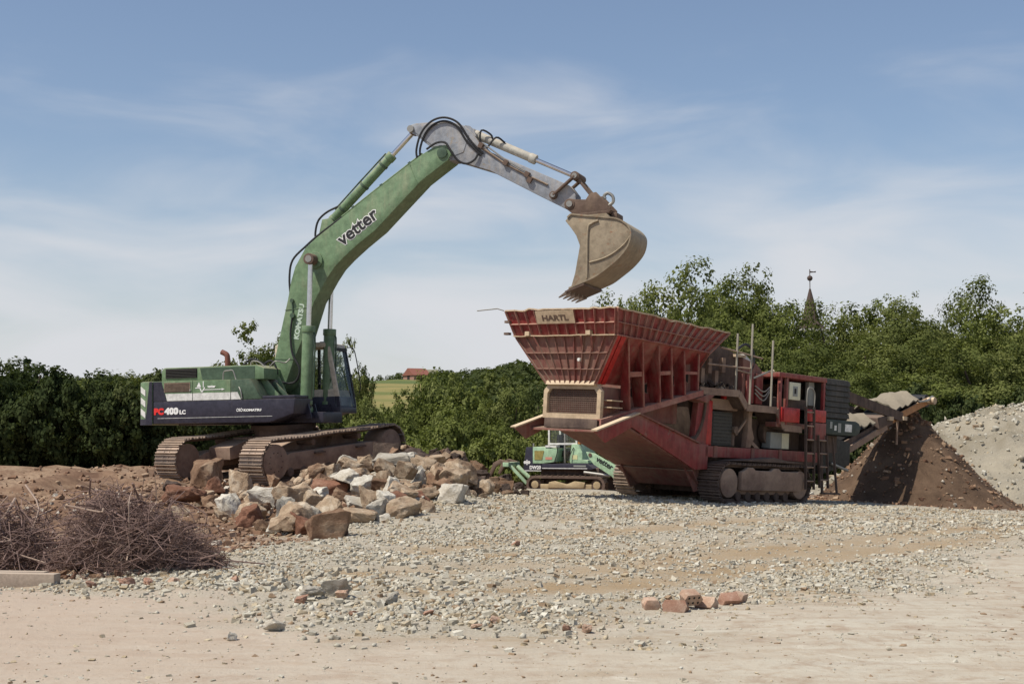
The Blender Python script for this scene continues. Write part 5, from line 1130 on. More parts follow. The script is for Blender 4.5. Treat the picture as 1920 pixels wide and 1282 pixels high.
def cover(x0, z0, x1, z1, y0, y1, rise, seed):
    mb = MB(); nx_, ny_ = 10, 8; vs = []; rg = np.random.default_rng(seed)
    for k in range(2):
        for i_ in range(nx_):
            for j_ in range(ny_):
                u_, v_ = i_/(nx_-1), j_/(ny_-1)
                vs.append((x0+(x1-x0)*u_, y0+(y1-y0)*v_, z0+(z1-z0)*u_+rise*(1-(2*v_-1)**2)+((i_*7+j_*13) % 5-2)*.02+rg.normal()*.01-(.03 if k else 0)))
    fs = []; m_ = nx_*ny_
    for i_ in range(nx_-1):
        for j_ in range(ny_-1):
            q_ = i_*ny_+j_; fs += [(q_, q_+ny_, q_+ny_+1, q_+1), (m_+q_, m_+q_+1, m_+q_+ny_+1, m_+q_+ny_)]
    for i_ in range(nx_-1): q_ = i_*ny_; e = q_+ny_-1; fs += [(q_, m_+q_, m_+q_+ny_, q_+ny_), (e, e+ny_, m_+e+ny_, m_+e)]
    for j_ in range(ny_-1): q_ = j_; e = (nx_-1)*ny_+j_; fs += [(q_, q_+1, m_+q_+1, m_+q_), (e, m_+e, m_+e+1, e+1)]
    return mb.add(vs, fs)
cover(7.0, 2.45, 8.25, 2.80, -.62, .62, .22, 1).build('belt_cover', M['cover'], cv)
cover(4.7, 1.86, 6.0, 2.06, -.66, .62, .26, 2).build('belt_cover', M['cover'], cv)
# stay beam, magnet housing and dark side chute around the conveyor
K().bar((3.5, -.75, 2.78), (7.35, -.62, 2.28), .10, .24).build('stay_beam', M['crdark'], cv)
K().bar((3.6, .75, 2.75), (7.5, .62, 2.35), .10, .20).build('stay_beam', M['crdark'], cv)
K().prism([(6.1, 1.9), (6.75, 2.1), (6.75, 2.3), (6.1, 2.2)], 'y', -.7, .7).build('cross_frame', M['crdark'], cv, .02)
K().box((6.5, -.76, 2.16), (6.72, -.70, 2.26)).build('reflector', M['tan'], cv); K().box((7.28, -.74, 2.20), (7.46, -.68, 2.30)).build('reflector', M['tan'], cv)
K().bar((4.2, -.55, 1.08), (6.6, -.62, 2.0), .06, .16).build('conveyor_brace', M['frame'], cv)
K().prism([(3.6, .7), (4.9, .95), (4.9, 1.5), (4.3, 1.6), (3.6, 1.4)], 'y', -.6, .6).build('transfer_chute', M['slat'], cv, .03)
K().cyl((3.9, -.66, .98), (4.7, -.66, .82), .035, 10).build('lift_cylinder', M['steel'], cv)
for s in (-1, 1): K().bar((7.2, s*.6, 2.3), (7.2, s*.6, 1.55), .04, .04).build('hanger', M['frame'], cv)
# maker's plate on the front boards
pm = (low['xf']+rim['xf'])/2; A = Vector((low['xf'], 0, low['z'])).lerp(Vector((rim['xf'], 0, rim['z'])), .5)
tp = []
for y, t in ((.62, .50), (-.42, .50), (-.42, .98), (.62, .98)):
    p = Vector((low['xf'], y, low['z'])).lerp(Vector((rim['xf'], y, rim['z'])), t); tp.append(p+nf*.062)
MB().plate(tp, .012).build('name_plate', M['tan'], hop)
c = (tp[0]+tp[1]+tp[2]+tp[3])/4+nf*.0145
up_ = (tp[3]-tp[0]).normalized(); rd = (tp[1]-tp[0]).normalized()
me_ = text_mesh('HARTL', .155, .006, .002, 'CENTER'); link_mesh('lettering', me_, M['faded_letter'], hop, plane_M(c-up_*.065, rd, nf) @ Matrix.Diagonal((1.5, 1, 1, 1)))
# ------------------------------------------------------------------ crawler loader behind
LS = 1.26
LD = empty('crawler_loader', frame((2.52, 57.96, -1.01), -20)); tag(LD, 'pale green crawler loader parked behind the crusher with rear ripper', 'loader')
S_ = Matrix.Scale(LS, 4)
def Q(): return MB(S_)
def prismL(pts, y0, y1, name, mat, parent=LD, bev=.012): return Q().prism(pts, 'y', y0, y1).build(name, mat, parent, bev)
for s in (-1, 1):
    y = s*.75
    outer, _ = track_path(2.05, .28, .28, .32, .32, .0, 96); inner, _ = track_path(2.05, .20, .20, .32, .32, 0, 96)
    g = Q(); n = 96
    vs = [(p[0], y+w_, p[1]) for w_ in (-.19, .19) for p in outer]+[(p[0], y+w_, p[1]) for w_ in (-.19, .19) for p in inner]; fs = []
    for k in range(n):
        j = (k+1) % n; fs += [(k, j, n+j, n+k), (2*n+j, 2*n+k, 3*n+k, 3*n+j), (j, k, 2*n+k, 2*n+j), (n+k, n+j, 3*n+j, 3*n+k)]
    for k in range(0, n, 3):
        p = Vector((outer[k][0], y, outer[k][1])); t = Vector((outer[(k+1) % n][0]-outer[k-1][0], 0, outer[(k+1) % n][1]-outer[k-1][1])).normalized(); nn_ = Vector((-t.z, 0, t.x))
        g.obox(p+nn_*.01, (.02, .38, .05), Matrix((t, Vector((0, 1, 0)), nn_)).transposed())
    g.add(vs, fs); tr = g.build('track', M['rust'], LD)
    Q().box((-.85, y-.12, .18), (.85, y+.12, .34)).build('track_frame', M['mud'], LD, .02)
    Q().prism([(-.6, .22), (.6, .22), (.65, .40), (.3, .44), (.05, .34), (-.35, .44), (-.55, .40)], 'y', y+s*.12, y+s*.17).build('mud_cake', M['mud'], LD, .03)
    for x in (-1.025, 1.025):
        wh = Q().cyl((x, y-.10, .32), (x, y+.10, .32), .19, 22).build('wheel', M['rust'], LD, .01)
        Q().cyl((x, y+s*.10, .32), (x, y+s*.16, .32), .12, 18).build('wheel_hub', M['mud'], wh, .01)
Q().box((-.95, -.55, .45), (1.0, .55, .85)).build('belly', M['crdark'], LD, .03)
prismL([(-1.46, .80), (-1.37, 1.50), (-1.14, 1.51), (-1.12, .98), (-.86, .98), (-.84, .82), (-1.30, .70)], -.78, .78, 'rear_body', M['navy'])
b = prismL([(-1.13, .985), (-1.13, 1.51), (-.66, 1.51), (-.55, 1.47), (-.30, 1.46), (-.36, 1.04), (-.80, .985)], -.80, .80, 'engine_cover', M['lgreen'])
prismL([(-1.07, 1.10), (-1.07, 1.39), (-.75, 1.39), (-.82, 1.10)], -.812, -.803, 'side_mesh', M['gold'], b, 0)
M['pinkred'] = plain('faded red sticker', (.55, .25, .18), .6)
Q().box((-.70, -.81, 1.11), (-.48, -.803, 1.19)).build('sticker', M['pinkred'], b)
prismL([(-.82, .80), (-.82, .97), (.68, 1.0), (.90, .84), (.86, .80)], -.84, .84, 'side_skirt', M['navy'])
Q().box((-.80, -.848, .825), (.70, -.842, .85)).build('white_line', M['white'], LD); Q().box((-1.40, -.80, .74), (-.85, -.783, .765)).build('white_line', M['white'], LD)
Q().box((.25, -.85, .89), (.66, -.842, .94)).build('pale_strip', M['greybox'], LD)
prismL([(.1, 1.0), (.08, 1.10), (.15, 1.60), (.36, 1.60), (.50, 1.36), (.50, 1.12), (.68, 1.10), (.70, 1.0)], -.72, .72, 'cowl', M['lgreen'])
M['paleyellow'] = plain('pale yellow panel', (.6, .6, .32), .6)
Q().box((.16, -.728, 1.12), (.34, -.722, 1.26)).build('yellow_panel', M['paleyellow'], LD)
# cab
lc = empty('cab'); lc.parent = LD
for x, w_ in ((-.68, .06), (-.15, .05), (.24, .06)):
    for yy in (-.60, .54): Q().box((x, yy, 1.0 if x > -.5 else 1.46), (x+w_, yy+.06, 2.28)).build('cab_post', M['white'] if x < -.5 or x > 0 else M['steel'], lc, .008)
Q().box((-.70, -.63, 2.27), (.34, .63, 2.36)).build('cab_roof', M['white'], lc, .02)
for yy in (-.605, .545):
    Q().box((-.68, yy, 1.58), (.30, yy+.06, 1.64)).build('window_sill', M['white'], lc)
    Q().box((-.62, yy+.03, 1.66), (-.16, yy+.036, 2.26)).build('window', M['glass'], lc); Q().box((-.10, yy+.03, 1.05), (.24, yy+.036, 2.26)).build('door_window', M['glass'], lc)
    Q().tube([(-.60, yy-.01, 1.68), (-.18, yy-.01, 1.68), (-.18, yy-.01, 2.24), (-.60, yy-.01, 2.24), (-.60, yy-.01, 1.68)], .012, 5).build('window_seal', M['black'], lc)
Q().prism([(-.5, 1.2), (-.1, 1.2), (-.1, 1.35), (-.35, 1.4), (-.4, 1.9), (-.5, 1.9)], 'y', -.25, .25).build('driver_seat', M['black'], lc, .02)
Q().box((-.70, -.82, 1.50), (-.30, -.55, 1.56)).build('walk_step', M['white'], LD)
for pts in ([(-.32, -.82, 1.55), (-.30, -.82, 1.35), (-.40, -.82, 1.02)], [(.22, -.74, 1.5), (.10, -.80, 1.2), (.10, -.84, 1.0)]): Q().tube(catmull(pts, 4), .014, 6).build('hand_rail', M['black'], LD)
M['rustorange'] = plain('rusty cap', (.4, .16, .05), .8)
Q().cyl((.36, -.5, 1.6), (.36, -.5, 1.72), .09, 14).build('pre_cleaner', M['rustorange'], LD, .02)
for s in (-1, 1):
    am = prismL([(.70, 1.37), (.98, 1.32), (1.64, .95), (1.78, .77), (1.80, .40), (1.68, .40), (1.55, .60), (.96, .97), (.80, 1.15)], s*.90, s*.98, 'lift_arm', M['lgreen'])
    Q().cyl((.84, s*.86, 1.27), (.84, s*1.0, 1.27), .06, 12).build('arm_pin', M['rust'], am)
    Q().cyl((.60, s*.86, .72), (1.45, s*.86, .62), .05, 12).build('lift_cylinder', M['steel'], LD)
prismL([(1.72, .15), (2.35, .02), (2.40, .06), (1.95, .30), (1.85, .62), (1.95, .92), (1.88, .93), (1.70, .55)], -1.0, 1.0, 'bucket', M['bucket'])
# ripper linkage at the rear
for s in (-1, 1):
    Q().bar((-2.12, s*.35, .95), (-1.48, s*.35, .32), .08, .13, up=(0, 1, 0)).build('ripper_arm', M['lgreen'], LD, .01)
Q().cyl((-1.95, 0, .86), (-1.52, 0, .50), .07, 14).build('ripper_cylinder', M['lgreen'], LD)
Q().box((-2.25, -.55, .86), (-2.05, .55, 1.0)).build('ripper_beam', M['lgreen'], LD, .015)
for yy in (-.4, .4): prismL([(-2.08, 1.02), (-2.40, 1.10), (-2.62, .98), (-2.76, .62), (-2.68, .58), (-2.52, .86), (-2.36, .96), (-2.10, .88)], yy-.05, yy+.05, 'ripper_shank', M['rust'])
Q().box((-1.40, -.02, 1.50), (-1.36, .02, 1.62)).build('rear_lamp_stalk', M['steel'], LD)
def ltext(body, size, x, z, y, mat, off=.006, d=(1, 0, 0)): link_mesh('lettering', text_mesh(body, size*LS, off), mat, LD, plane_M((x*LS, y*LS, z*LS), d, (0, -1, 0)))
fit_text('DW20', -1.24*LS, -.86*LS, .80*LS, .915*LS, -.786*LS, M['white_letter'], LD, Matrix.Identity(4), .008); ltext('o|o', .16, -1.44, .98, -.785, M['white_letter'], .012)
ltext('vetter', .24, 1.02, 1.10, -.985, M['black_letter'], .008, (.87, 0, -.49))
# ------------------------------------------------------------------ trees
def leaf_mat(name, c1, c2, c3):
    m, nt, bs = new_mat(name); nt.nodes.remove(bs)
    a = N(nt, 'ShaderNodeAttribute', attribute_name='tone'); oi = N(nt, 'ShaderNodeObjectInfo')
    f = math_n(nt, 'ADD', math_n(nt, 'MULTIPLY', a.outputs['Fac'], .75), math_n(nt, 'MULTIPLY', oi.outputs['Random'], .45))
    c = ramp(nt, f, [(.1, c1), (.5, c2), (.95, c3)])
    d = N(nt, 'ShaderNodeBsdfDiffuse'); t = N(nt, 'ShaderNodeBsdfTranslucent'); mx = N(nt, 'ShaderNodeMixShader'); mx.inputs[0].default_value = .28
    nt.links.new(c, d.inputs[0]); nt.links.new(mixc(nt, 1, c, (1.25, 1.3, .7), 'MULTIPLY'), t.inputs[0])
    nt.links.new(d.outputs[0], mx.inputs[1]); nt.links.new(t.outputs[0], mx.inputs[2]); nt.links.new(mx.outputs[0], nt.nodes['Material Output'].inputs[0]); return m
M['leaf'] = leaf_mat('broad leaves', (.062,.078,.025), (.112,.132,.042), (.185,.2,.072))
M['leafd'] = leaf_mat('dark leaves', (.03,.043,.019), (.058,.075,.03), (.105,.12,.05))
M['leafl'] = leaf_mat('light leaves', (.085,.102,.03), (.145,.17,.05), (.22,.24,.09))
M['needle'] = leaf_mat('dark needles', (.012,.022,.012), (.022,.036,.02), (.04,.055,.028))
M['bark'] = plain('bark', (.075, .055, .04), .95)
def quads(name, P, NRM, size, tone, mat):
    """leaf-sized faces at P facing NRM"""
    n = len(P); NRM = NRM/np.linalg.norm(NRM, axis=1)[:, None]
    r = RNG.normal(size=(n, 3)); u = np.cross(NRM, r); u /= np.linalg.norm(u, axis=1)[:, None]; v = np.cross(NRM, u)
    s = size[:, None]; a = RNG.uniform(.55, .9, (n, 1))
    V = np.stack([P-u*s, P+v*s*a+NRM*s*.15, P+u*s, P-v*s*a+NRM*s*.15], 1).reshape(-1, 3)
    F_ = np.arange(4*n, dtype=np.int32)
    me = bpy.data.meshes.new(name); me.vertices.add(4*n); me.vertices.foreach_set('co', V.astype(np.float32).ravel())
    me.loops.add(4*n); me.loops.foreach_set('vertex_index', F_); me.polygons.add(n); me.polygons.foreach_set('loop_start', np.arange(0, 4*n, 4, dtype=np.int32)); me.update()
    at = me.attributes.new('tone', 'FLOAT', 'POINT'); at.data.foreach_set('value', np.repeat(tone, 4).astype(np.float32))
    me.materials.append(mat); return me
def crown_mesh(seed, h, r, n, leaf, mat, base=.22, blobs=60, top=1.):
    """foliage in clumps: big boughs, each made of smaller leaf tufts, gaps left between them"""
    rg = np.random.default_rng(seed); C = []; Rb = []
    zc = h*(base+(1-base)*.5); rz = h*(1-base)*.5
    lob = rg.uniform(0, 6.28, 3)
    for k in range(blobs):
        d = rg.normal(size=3); d /= np.linalg.norm(d); q = rg.random()**.42; az = math.atan2(d[1], d[0])
        wob = 1+.16*math.sin(2*az+lob[0])+.12*math.sin(3*az+lob[1]+2*d[2]); sh = 1-.22*max(0, d[2])**2
        C.append((d[0]*r*q*sh*wob*.78, d[1]*r*q*sh*wob*.78, zc+d[2]*rz*q*(.74+.08*math.sin(3*az+lob[2])))); Rb.append(r*rg.uniform(.2, .35))
    C = np.array(C); Rb = np.array(Rb)
    tufts = 16; T = []; TR = []; TB = []
    for c, rb, k in zip(C, Rb, range(blobs)):
        d = rg.normal(size=(tufts, 3)); d /= np.linalg.norm(d, axis=1)[:, None]
        T.append(c+d*np.array([1, 1, .8])*rb*rg.uniform(.7, 1.0, (tufts, 1))); TR.append(rb*rg.uniform(.2, .36, tufts)); TB += [k]*tufts
    T = np.concatenate(T); TR = np.concatenate(TR); TB = np.array(TB)
    w_ = TR**1.8; idx = rg.choice(len(T), n, p=w_/w_.sum())
    d = rg.normal(size=(n, 3)); d /= np.linalg.norm(d, axis=1)[:, None]
    P = T[idx]+d*(TR[idx]*rg.uniform(.3, 1.1, n))[:, None]; P[:, 2] = np.maximum(P[:, 2], .15)
    bd = (P-C[TB[idx]])/Rb[TB[idx]][:, None]; nr = bd*1.0+d*.3+rg.normal(size=(n, 3))*.38+np.array([0, 0, .12])
    tone = np.clip(.42+.16*rg.normal(size=blobs)[TB[idx]]+.10*rg.normal(size=len(T))[idx]+.13*rg.normal(size=n), 0, 1)
    f = np.array([r/np.percentile(np.hypot(P[:, 0], P[:, 1]), 97)]*2+[h/np.percentile(P[:, 2], 99.3)])
    return quads('crown', P*f, nr, leaf*rg.uniform(.55, 1.35, n), tone, mat), C*f
def trunk_mesh(seed, h, r, C, n_l=9):
    rg = random.Random(seed); mb = MB(); t = h*.55
    bend = [(rg.uniform(-.1, .1)*r*k*.35, rg.uniform(-.1, .1)*r*k*.35, t*k/4) for k in range(5)]
    mb.tube(bend, [h*.026*(1.25-.2*k) for k in range(5)], 8)
    for k in range(n_l):
        c = C[rg.randrange(len(C))]; p = Vector(bend[2]).lerp(Vector(bend[4]), rg.random()); mb.tube([p, p.lerp(Vector(c), .5)+Vector((0, 0, -.1*r)), Vector(c)], [h*.012, h*.008, h*.003], 5)
    return mb.mesh('trunk', M['bark'])
PROTO = []
for k, (h, r, mt, nl) in enumerate([(10, 4.2, 'leaf', 11000), (11, 3.6, 'leaf', 10000), (9, 4.4, 'leafd', 11000), (12, 4.6, 'leaf', 12000), (8, 3.6, 'leafl', 9000), (10, 3.8, 'leafd', 10000)]):
    cm_, C = crown_mesh(40+k, h, r, int(nl*3.2), .085, M[mt], .10 if k in (0, 2, 4) else .16, 52)
    PROTO.append((h, r, cm_, trunk_mesh(60+k, h, r, C)))
# finer, more open tree for the near right row
for k, (h, r, mt, nl) in enumerate([(11, 4.4, 'leaf', 20000), (11, 3.8, 'leafl', 18000), (11, 4.8, 'leaf', 21000)]):
    cm_, C = crown_mesh(140+k, h, r, int(nl*2.6), .075, M[mt], .08, 60)
    PROTO.append((h, r, cm_, trunk_mesh(160+k, h, r, C, 14)))
bm_, Cb = crown_mesh(300, 3.2, 2.2, 13000, .08, M['leafl'], .02, 40); BUSH = (3.2, 2.2, bm_, trunk_mesh(301, 3.2, 1.2, Cb))
bm2, Cb2 = crown_mesh(310, 3.2, 2.2, 13000, .08, M['leafd'], .02, 40); BUSHD = (3.2, 2.2, bm2, trunk_mesh(311, 3.2, 1.2, Cb2))
def plant_tree(pr, x, y, H, rx, label, cat='tree', name='broadleaf_tree', group=None, rot=None, z=None):
    h, r, cm_, tm_ = pr
    zz = float(gh(x, y))-.15 if z is None else z
    o = empty(name); o.location = (x, y, zz); o.rotation_euler = (0, 0, random.uniform(0, 6.28) if rot is None else rot)
    o.scale = (rx/r, rx/r, H/h)
    link_mesh('crown', cm_, None, o); link_mesh('trunk', tm_, None, o)
    return tag(o, label, cat, group)
def top_h(py, y): return 1.7+(800-py)/2667*y       # height reached by something that shows its top at row py
def at_px(px, y): return (px-960)/2667*y
def where(px):
    for lim, t in ((-20, 'at the outer end of the belt'), (60, 'below the spruces'), (130, 'beside the spruces'), (200, 'between spruces and excavator tail'), (262, 'close to the excavator tail'), (345, 'behind the counterweight'), (420, 'behind the engine hood'), (530, 'behind the boom foot'), (610, 'behind the lift cylinders'), (690, 'behind the cab'), (760, 'below the pale field'), (830, 'below the farm buildings'), (890, 'behind the rubble crest'), (950, 'behind the rubble end'), (1000, 'behind the loader ripper'), (1060, 'behind the loader cab'), (1150, 'behind the feeder grille'), (1220, 'behind the hopper corner'), (1300, 'behind the hopper side boards'), (1380, 'behind the hopper rear end'), (1440, 'behind the rail posts'), (1521, 'beside the church spire towards the hopper'), (1600, 'beside the church spire towards the conveyor'), (1680, 'behind the conveyor covers'), (1760, 'behind the soil cone'), (1850, 'where soil cone and gravel heap meet'), (1900, 'behind the gravel heap'), (9999, 'past the gravel heap')):
        if px < lim: return t
# left belt beyond the site edge
LB = 'broadleaf trees of the belt beyond the brown soil'
for k, (px, y, py, rx, pr) in enumerate([(-60,72,652,4.2,2),(30,66,668,3.6,5),(95,78,715,3.6,2),(150,70,712,3.6,0),(205,80,700,3.8,5),(250,72,712,3.4,2),(310,84,700,4.0,0),(390,78,705,4.0,5),(455,86,700,3.8,3),(60,62,760,3.0,5),(170,61,775,2.8,2),(120,60,800,2.6,2),(235,60,780,2.7,5),(0,61,770,2.8,2),(300,63,770,2.8,5),(360,66,765,2.9,2)]):
    x = at_px(px, y); z = float(gh(x, y)); H = top_h(py+8, y)-z
    plant_tree(PROTO[pr], x, y, max(H, 3.), rx*1.25, ('dark' if pr in (2, 5) else 'mid green')+(' low' if py > 750 else ' tall')+' tree of the belt '+where(px), group=LB)
for k, (px, y) in enumerate([(20,57.5),(75,58),(125,57.5),(180,58),(228,57.5),(275,58),(330,58.5),(385,58.5),(-30,57.5),(440,59),(500,60),(550,60)]):
    x = at_px(px, y); plant_tree(BUSHD, x, y, 3.0+.6*(k % 3), 2.0, 'dark bush along the soil edge '+where(px), 'bush', 'bush', 'dark bushes along the soil edge')
# the tall open tree behind the cab
for px, y, py, rx, pr, lab in [(490,96,622,2.9,1,'tall open tree rising behind the excavator boom foot'), (562,102,668,2.4,3,'tree partly hidden by the boom behind the engine hood'), (648,98,650,1.6,1,'slim tree showing through the excavator cab windows')]:
    x = at_px(px, y); z = float(gh(x, y)); plant_tree(PROTO[pr], x, y, top_h(py, y)-z, rx*1.3, lab)
# middle group between excavator and crusher
MG = 'leafy trees and bushes in the hollow between excavator and crusher'
for k, (px, y, py, rx, pr) in enumerate([(690,74,752,2.3,0),(735,80,760,2.6,4),(770,92,742,3.0,1),(800,86,718,3.2,0),(850,82,708,3.4,4),(905,84,716,3.3,1),(945,78,735,2.9,0),(870,72,770,2.6,4),(925,70,800,2.2,4),(800,72,800,2.4,0),(985,86,735,3.0,5),(1010,92,740,3.2,2),(740,70,800,2.4,4),(660,72,790,2.4,4),(620,76,795,2.5,4),(1020,74,790,2.4,4)]):
    x = at_px(px, y); z = float(gh(x, y)); H = max(top_h(py, y)-z, 2.6)
    kind = {0: 'mid green round tree', 1: 'slender mid green tree', 2: 'dark spreading tree', 3: 'large mid green tree', 4: 'light green young tree', 5: 'dark dense tree'}[pr]
    plant_tree(PROTO[pr], x, y, H, rx*1.08, kind+(' low down ' if py > 765 else ' ')+where(px), group=MG)
for k, (px, y) in enumerate([(690,64),(760,65),(820,64),(880,64),(935,64),(975,66),(1015,67),(640,63),(1050,70),(1090,72)]):
    x = at_px(px, y); plant_tree(BUSH, x, y, 3.3+.5*(k % 3), 2.0, 'light green bush growing '+where(px), 'bush', 'bush', 'light green bushes behind the rubble')
# right row behind crusher and heaps
RG = 'tall trees of the row behind the crusher'
for k, (px, y, py, rx, pr) in enumerate([(1245,80,518,3.4,6),(1345,84,548,3.0,7),(1420,86,526,3.4,8),(1470,82,585,2.4,7),(1580,84,580,2.6,6),(1645,86,574,3.0,7),(1720,82,572,3.2,8),(1815,88,545,3.2,6),(1880,80,585,3.0,7),(1960,84,575,3.4,8),(1180,92,575,2.6,7),(1290,76,610,3.2,8),(1390,74,625,3.2,6),(1560,72,650,3.2,8),(1660,72,640,3.2,6),(1760,73,640,3.3,8),(1850,71,650,3.2,6),(1930,73,640,3.2,8),(1610,68,700,2.8,8),(1700,68,705,2.8,7),(1480,74,690,2.4,6),(1200,74,680,2.8,6),(1120,80,700,2.8,8),(2030,82,560,3.6,6)]):
    x = at_px(px, y); z = float(gh(x, y)); H = top_h(py, y)-z
    low_ = py > 600
    kind = 'light green' if pr == 7 else 'mid green'
    plant_tree(PROTO[pr], x, y, H, rx*1.45, f'{"lower" if low_ else "tall"} {kind} broadleaf tree {where(px)}', group=RG)
for k, px in enumerate(range(1540, 2010, 52)):
    y = 64+(k % 3)*1.5; x = at_px(px, y); plant_tree(BUSHD, x, y, 4.2+.8*(k % 2), 2.4, 'dark undergrowth bush '+where(px), 'bush', 'bush', 'bushes under the right tree row')
# conifers on the left skyline
def conifer(seed, h, r):
    rg = np.random.default_rng(seed); P = []; NR = []; mb = MB(); mb.tube([(0, 0, 0), (0, 0, h*.6), (0, 0, h)], [h*.02, h*.012, h*.003], 7)
    for lev in np.linspace(.06, .98, 26):
        rr = r*(1-lev)**.85*rg.uniform(.75, 1.1)
        for b in range(9):
            a = rg.uniform(0, 6.28); L_ = rr*rg.uniform(.65, 1.1)
            for t in np.linspace(.15, 1, max(3, int(L_*7))):
                for e in range(2):
                    P.append((math.cos(a)*L_*t+rg.normal()*.07, math.sin(a)*L_*t+rg.normal()*.07, h*lev-.35*L_*t*t+rg.normal()*.05)); NR.append((math.cos(a)*.4+rg.normal()*.5, math.sin(a)*.4+rg.normal()*.5, .7))
    P = np.array(P); return quads('crown', P, np.array(NR), rg.uniform(.10, .2, len(P)), np.clip(.4+.2*rg.normal(size=len(P)), 0, 1), M['needle']), mb.mesh('trunk', M['bark'])
cf, ct = conifer(5, 9, 2.0)
for px, y, py, rx, lab in [(50,98,668,2.2,'dark spruce with pointed top on the left skyline'), (85,100,690,1.9,'shorter dark spruce beside the pointed one'), (100,104,692,1.7,'small spruce at the end of the spruce group'), (70,102,688,1.9,'spruce tucked between its two neighbours')]:
    x = at_px(px, y); z = float(gh(x, y)); plant_tree((9, 2.0, cf, ct), x, y, top_h(py, y)-z, rx, lab, 'spruce', 'spruce_tree')
# far wooded hillside: too far to tell its trees apart
P = []; NR = []; SZ = []; TN = []; rg = np.random.default_rng(77); c_ = 0
def skyline_gap(px, py_): return 690 < px < 775
while c_ < 1150:
    y = rg.uniform(150, 640); px = rg.uniform(-120, 2050); x = at_px(px, y)
    if 640 < px < 800 and 190 < y < 530: continue                 # the open field below the farm
    if 745 < px < 835 and 500 < y < 545: continue                 # the farm yard
    if px > 1030 and y > 330: continue
    if y < 200 and 640 < px < 1010: continue
    h = rg.uniform(5, 9) if y > 300 else rg.uniform(5.5, 8)
    z0 = float(gh(x, y)); cap = np.interp(px, [-200, 640, 700, 860, 930, 960, 1060, 3000], [706, 706, 702, 694, 690, 676, 670, 640])
    h = min(h, top_h(cap+rg.uniform(0, 8), y)-z0)
    if h < 2.2: continue
    c_ += 1; n = int(110+40*rg.random()); d = rg.normal(size=(n, 3)); d /= np.linalg.norm(d, axis=1)[:, None]
    r = h*rg.uniform(.38, .55)
    P.append(np.array([x, y, z0+h*.55])+d*np.array([r, r, h*.5])*rg.uniform(.8, 1.1, (n, 1))); NR.append(d+rg.normal(size=(n, 3))*.4+np.array([0, 0, .3])); SZ.append(np.full(n, .09*h)*rg.uniform(.6, 1.3, n)); TN.append(np.clip(rg.uniform(.15, .55)+.15*rg.normal(size=n), 0, 1))
hw = link_mesh('hillside_wood', quads('hillside_wood', np.concatenate(P), np.concatenate(NR), np.concatenate(SZ), np.concatenate(TN), M['leafd'])); hw['kind'] = 'stuff'; tag(hw, 'dark wood covering the far hillside on the horizon', 'wood')
# farm buildings on the ridge
M['tile'] = plain('red roof tiles', (.22, .085, .06), .9); M['farmwall'] = plain('brick farm wall', (.30, .17, .13), .9); M['greyroof'] = plain('grey green roof', (.2, .19, .13), .9)
def farm(px, y, w_, d_, h, rh, roof, wall, label, yaw):
    x = at_px(px, y); z = top_h(717, y); r = empty('farmhouse', frame((x, y, z), yaw)); tag(r, label, 'house')
    MB().box((-w_/2, -d_/2, -2), (w_/2, d_/2, h)).build('wall', wall, r)
    MB().prism([(-d_/2-.4, h-.1), (d_/2+.4, h-.1), (0, h+rh)], 'x', -w_/2-.4, w_/2+.4).build('roof', roof, r)
    for k in range(3): MB().box((-w_/2+1+k*w_/3.2, -d_/2-.06, 1.2), (-w_/2+2.2+k*w_/3.2, -d_/2-.005, 2.6)).build('window', M['dark'], r)
    MB().box((-w_/2-.06, -1, .2), (-w_/2-.005, 1, 2.8)).build('door', M['dark'], r)
farm(781, 525, 6.6, 9, 2.6, 2.6, M['tile'], M['farmwall'], 'farmhouse with red tiled roof on the far ridge', 30)
farm(806, 532, 5.5, 6, 2.6, 2.2, M['greyroof'], M['farmwall'], 'grey roofed barn beside the red roofed farmhouse', 10)
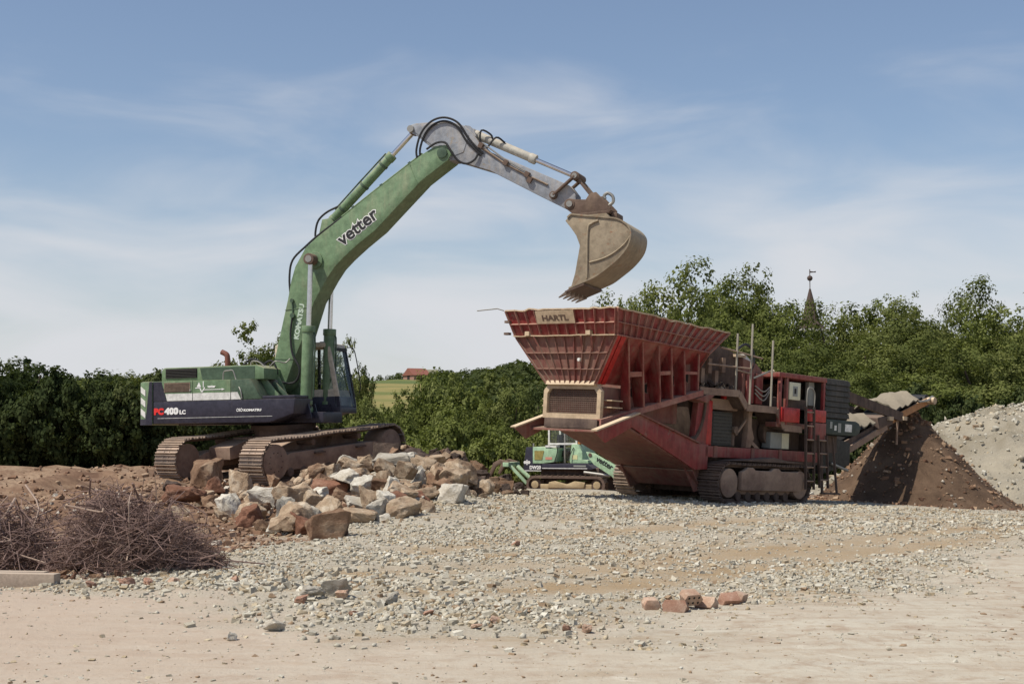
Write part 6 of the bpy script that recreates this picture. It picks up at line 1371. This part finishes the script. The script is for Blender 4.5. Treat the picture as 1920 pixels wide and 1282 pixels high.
# church tower behind the right row
cy = 165; cx = at_px(1521, cy); cz = float(gh(cx, cy))
ch = empty('church_tower', Matrix.Translation((cx, cy, cz)) @ Matrix.Rotation(R(12), 4, 'Z')); tag(ch, 'white church tower with steep dark spire above the trees', 'church')
M['plaster'] = plain('white plaster', (.62, .6, .54), .9); M['slate'] = plain('dark spire tiles', (.075, .05, .042), .85)
zt = top_h(622, cy)-cz; zs_ = top_h(541, cy)-cz
MB().box((-1.9, -1.9, -1), (1.9, 1.9, zt)).build('tower_wall', M['plaster'], ch)
MB().box((-2.05, -2.05, zt), (2.05, 2.05, zt+.25)).build('cornice', M['plaster'], ch)
for k in range(4):
    rot = Matrix.Rotation(k*math.pi/2, 4, 'Z')
    o = MB(rot); o.box((-.45, -1.96, zt-3), (.45, -1.905, zt-1.2)); o.build('belfry_opening', M['dark'], ch)
sp = MB(); n = 8
for zz, rr in ((zt+.25, 1.9), (zt+1.2, 1.05), (zs_, .10)):
    sp.v += [(rr*math.cos(2*math.pi*(k+.5)/n), rr*math.sin(2*math.pi*(k+.5)/n), zz) for k in range(n)]
for i_ in range(2): sp.f += [(i_*n+k, i_*n+(k+1) % n, (i_+1)*n+(k+1) % n, (i_+1)*n+k) for k in range(n)]
sp.f += [tuple(range(2*n, 3*n)), tuple(range(n))[::-1]]
sp_ = sp.build('spire', M['slate'], ch, 0, 20)
zf_ = top_h(504, cy)-cz
MB().tube([(0, 0, zs_-.2), (0, 0, zf_)], .05, 6).build('finial_rod', M['slate'], sp_)
g = MB(); zb_ = top_h(521, cy)-cz; g.tube([(0, 0, zb_-.32), (0, 0, zb_-.22), (0, 0, zb_), (0, 0, zb_+.22), (0, 0, zb_+.32)], [.08, .25, .34, .25, .08], 12); g.build('finial_ball', M['slate'], sp_)
zw = top_h(509, cy)-cz; MB().prism([(-.05, zw-.1), (.75, zw-.05), (.75, zw+.12), (.45, zw+.05), (-.05, zw+.1)], 'y', -.03, .03).build('weather_vane', M['slate'], sp_)
MB().box((-2.5, 2.0, -1), (2.8, 14, zt-9)).build('nave_wall', M['plaster'], ch)
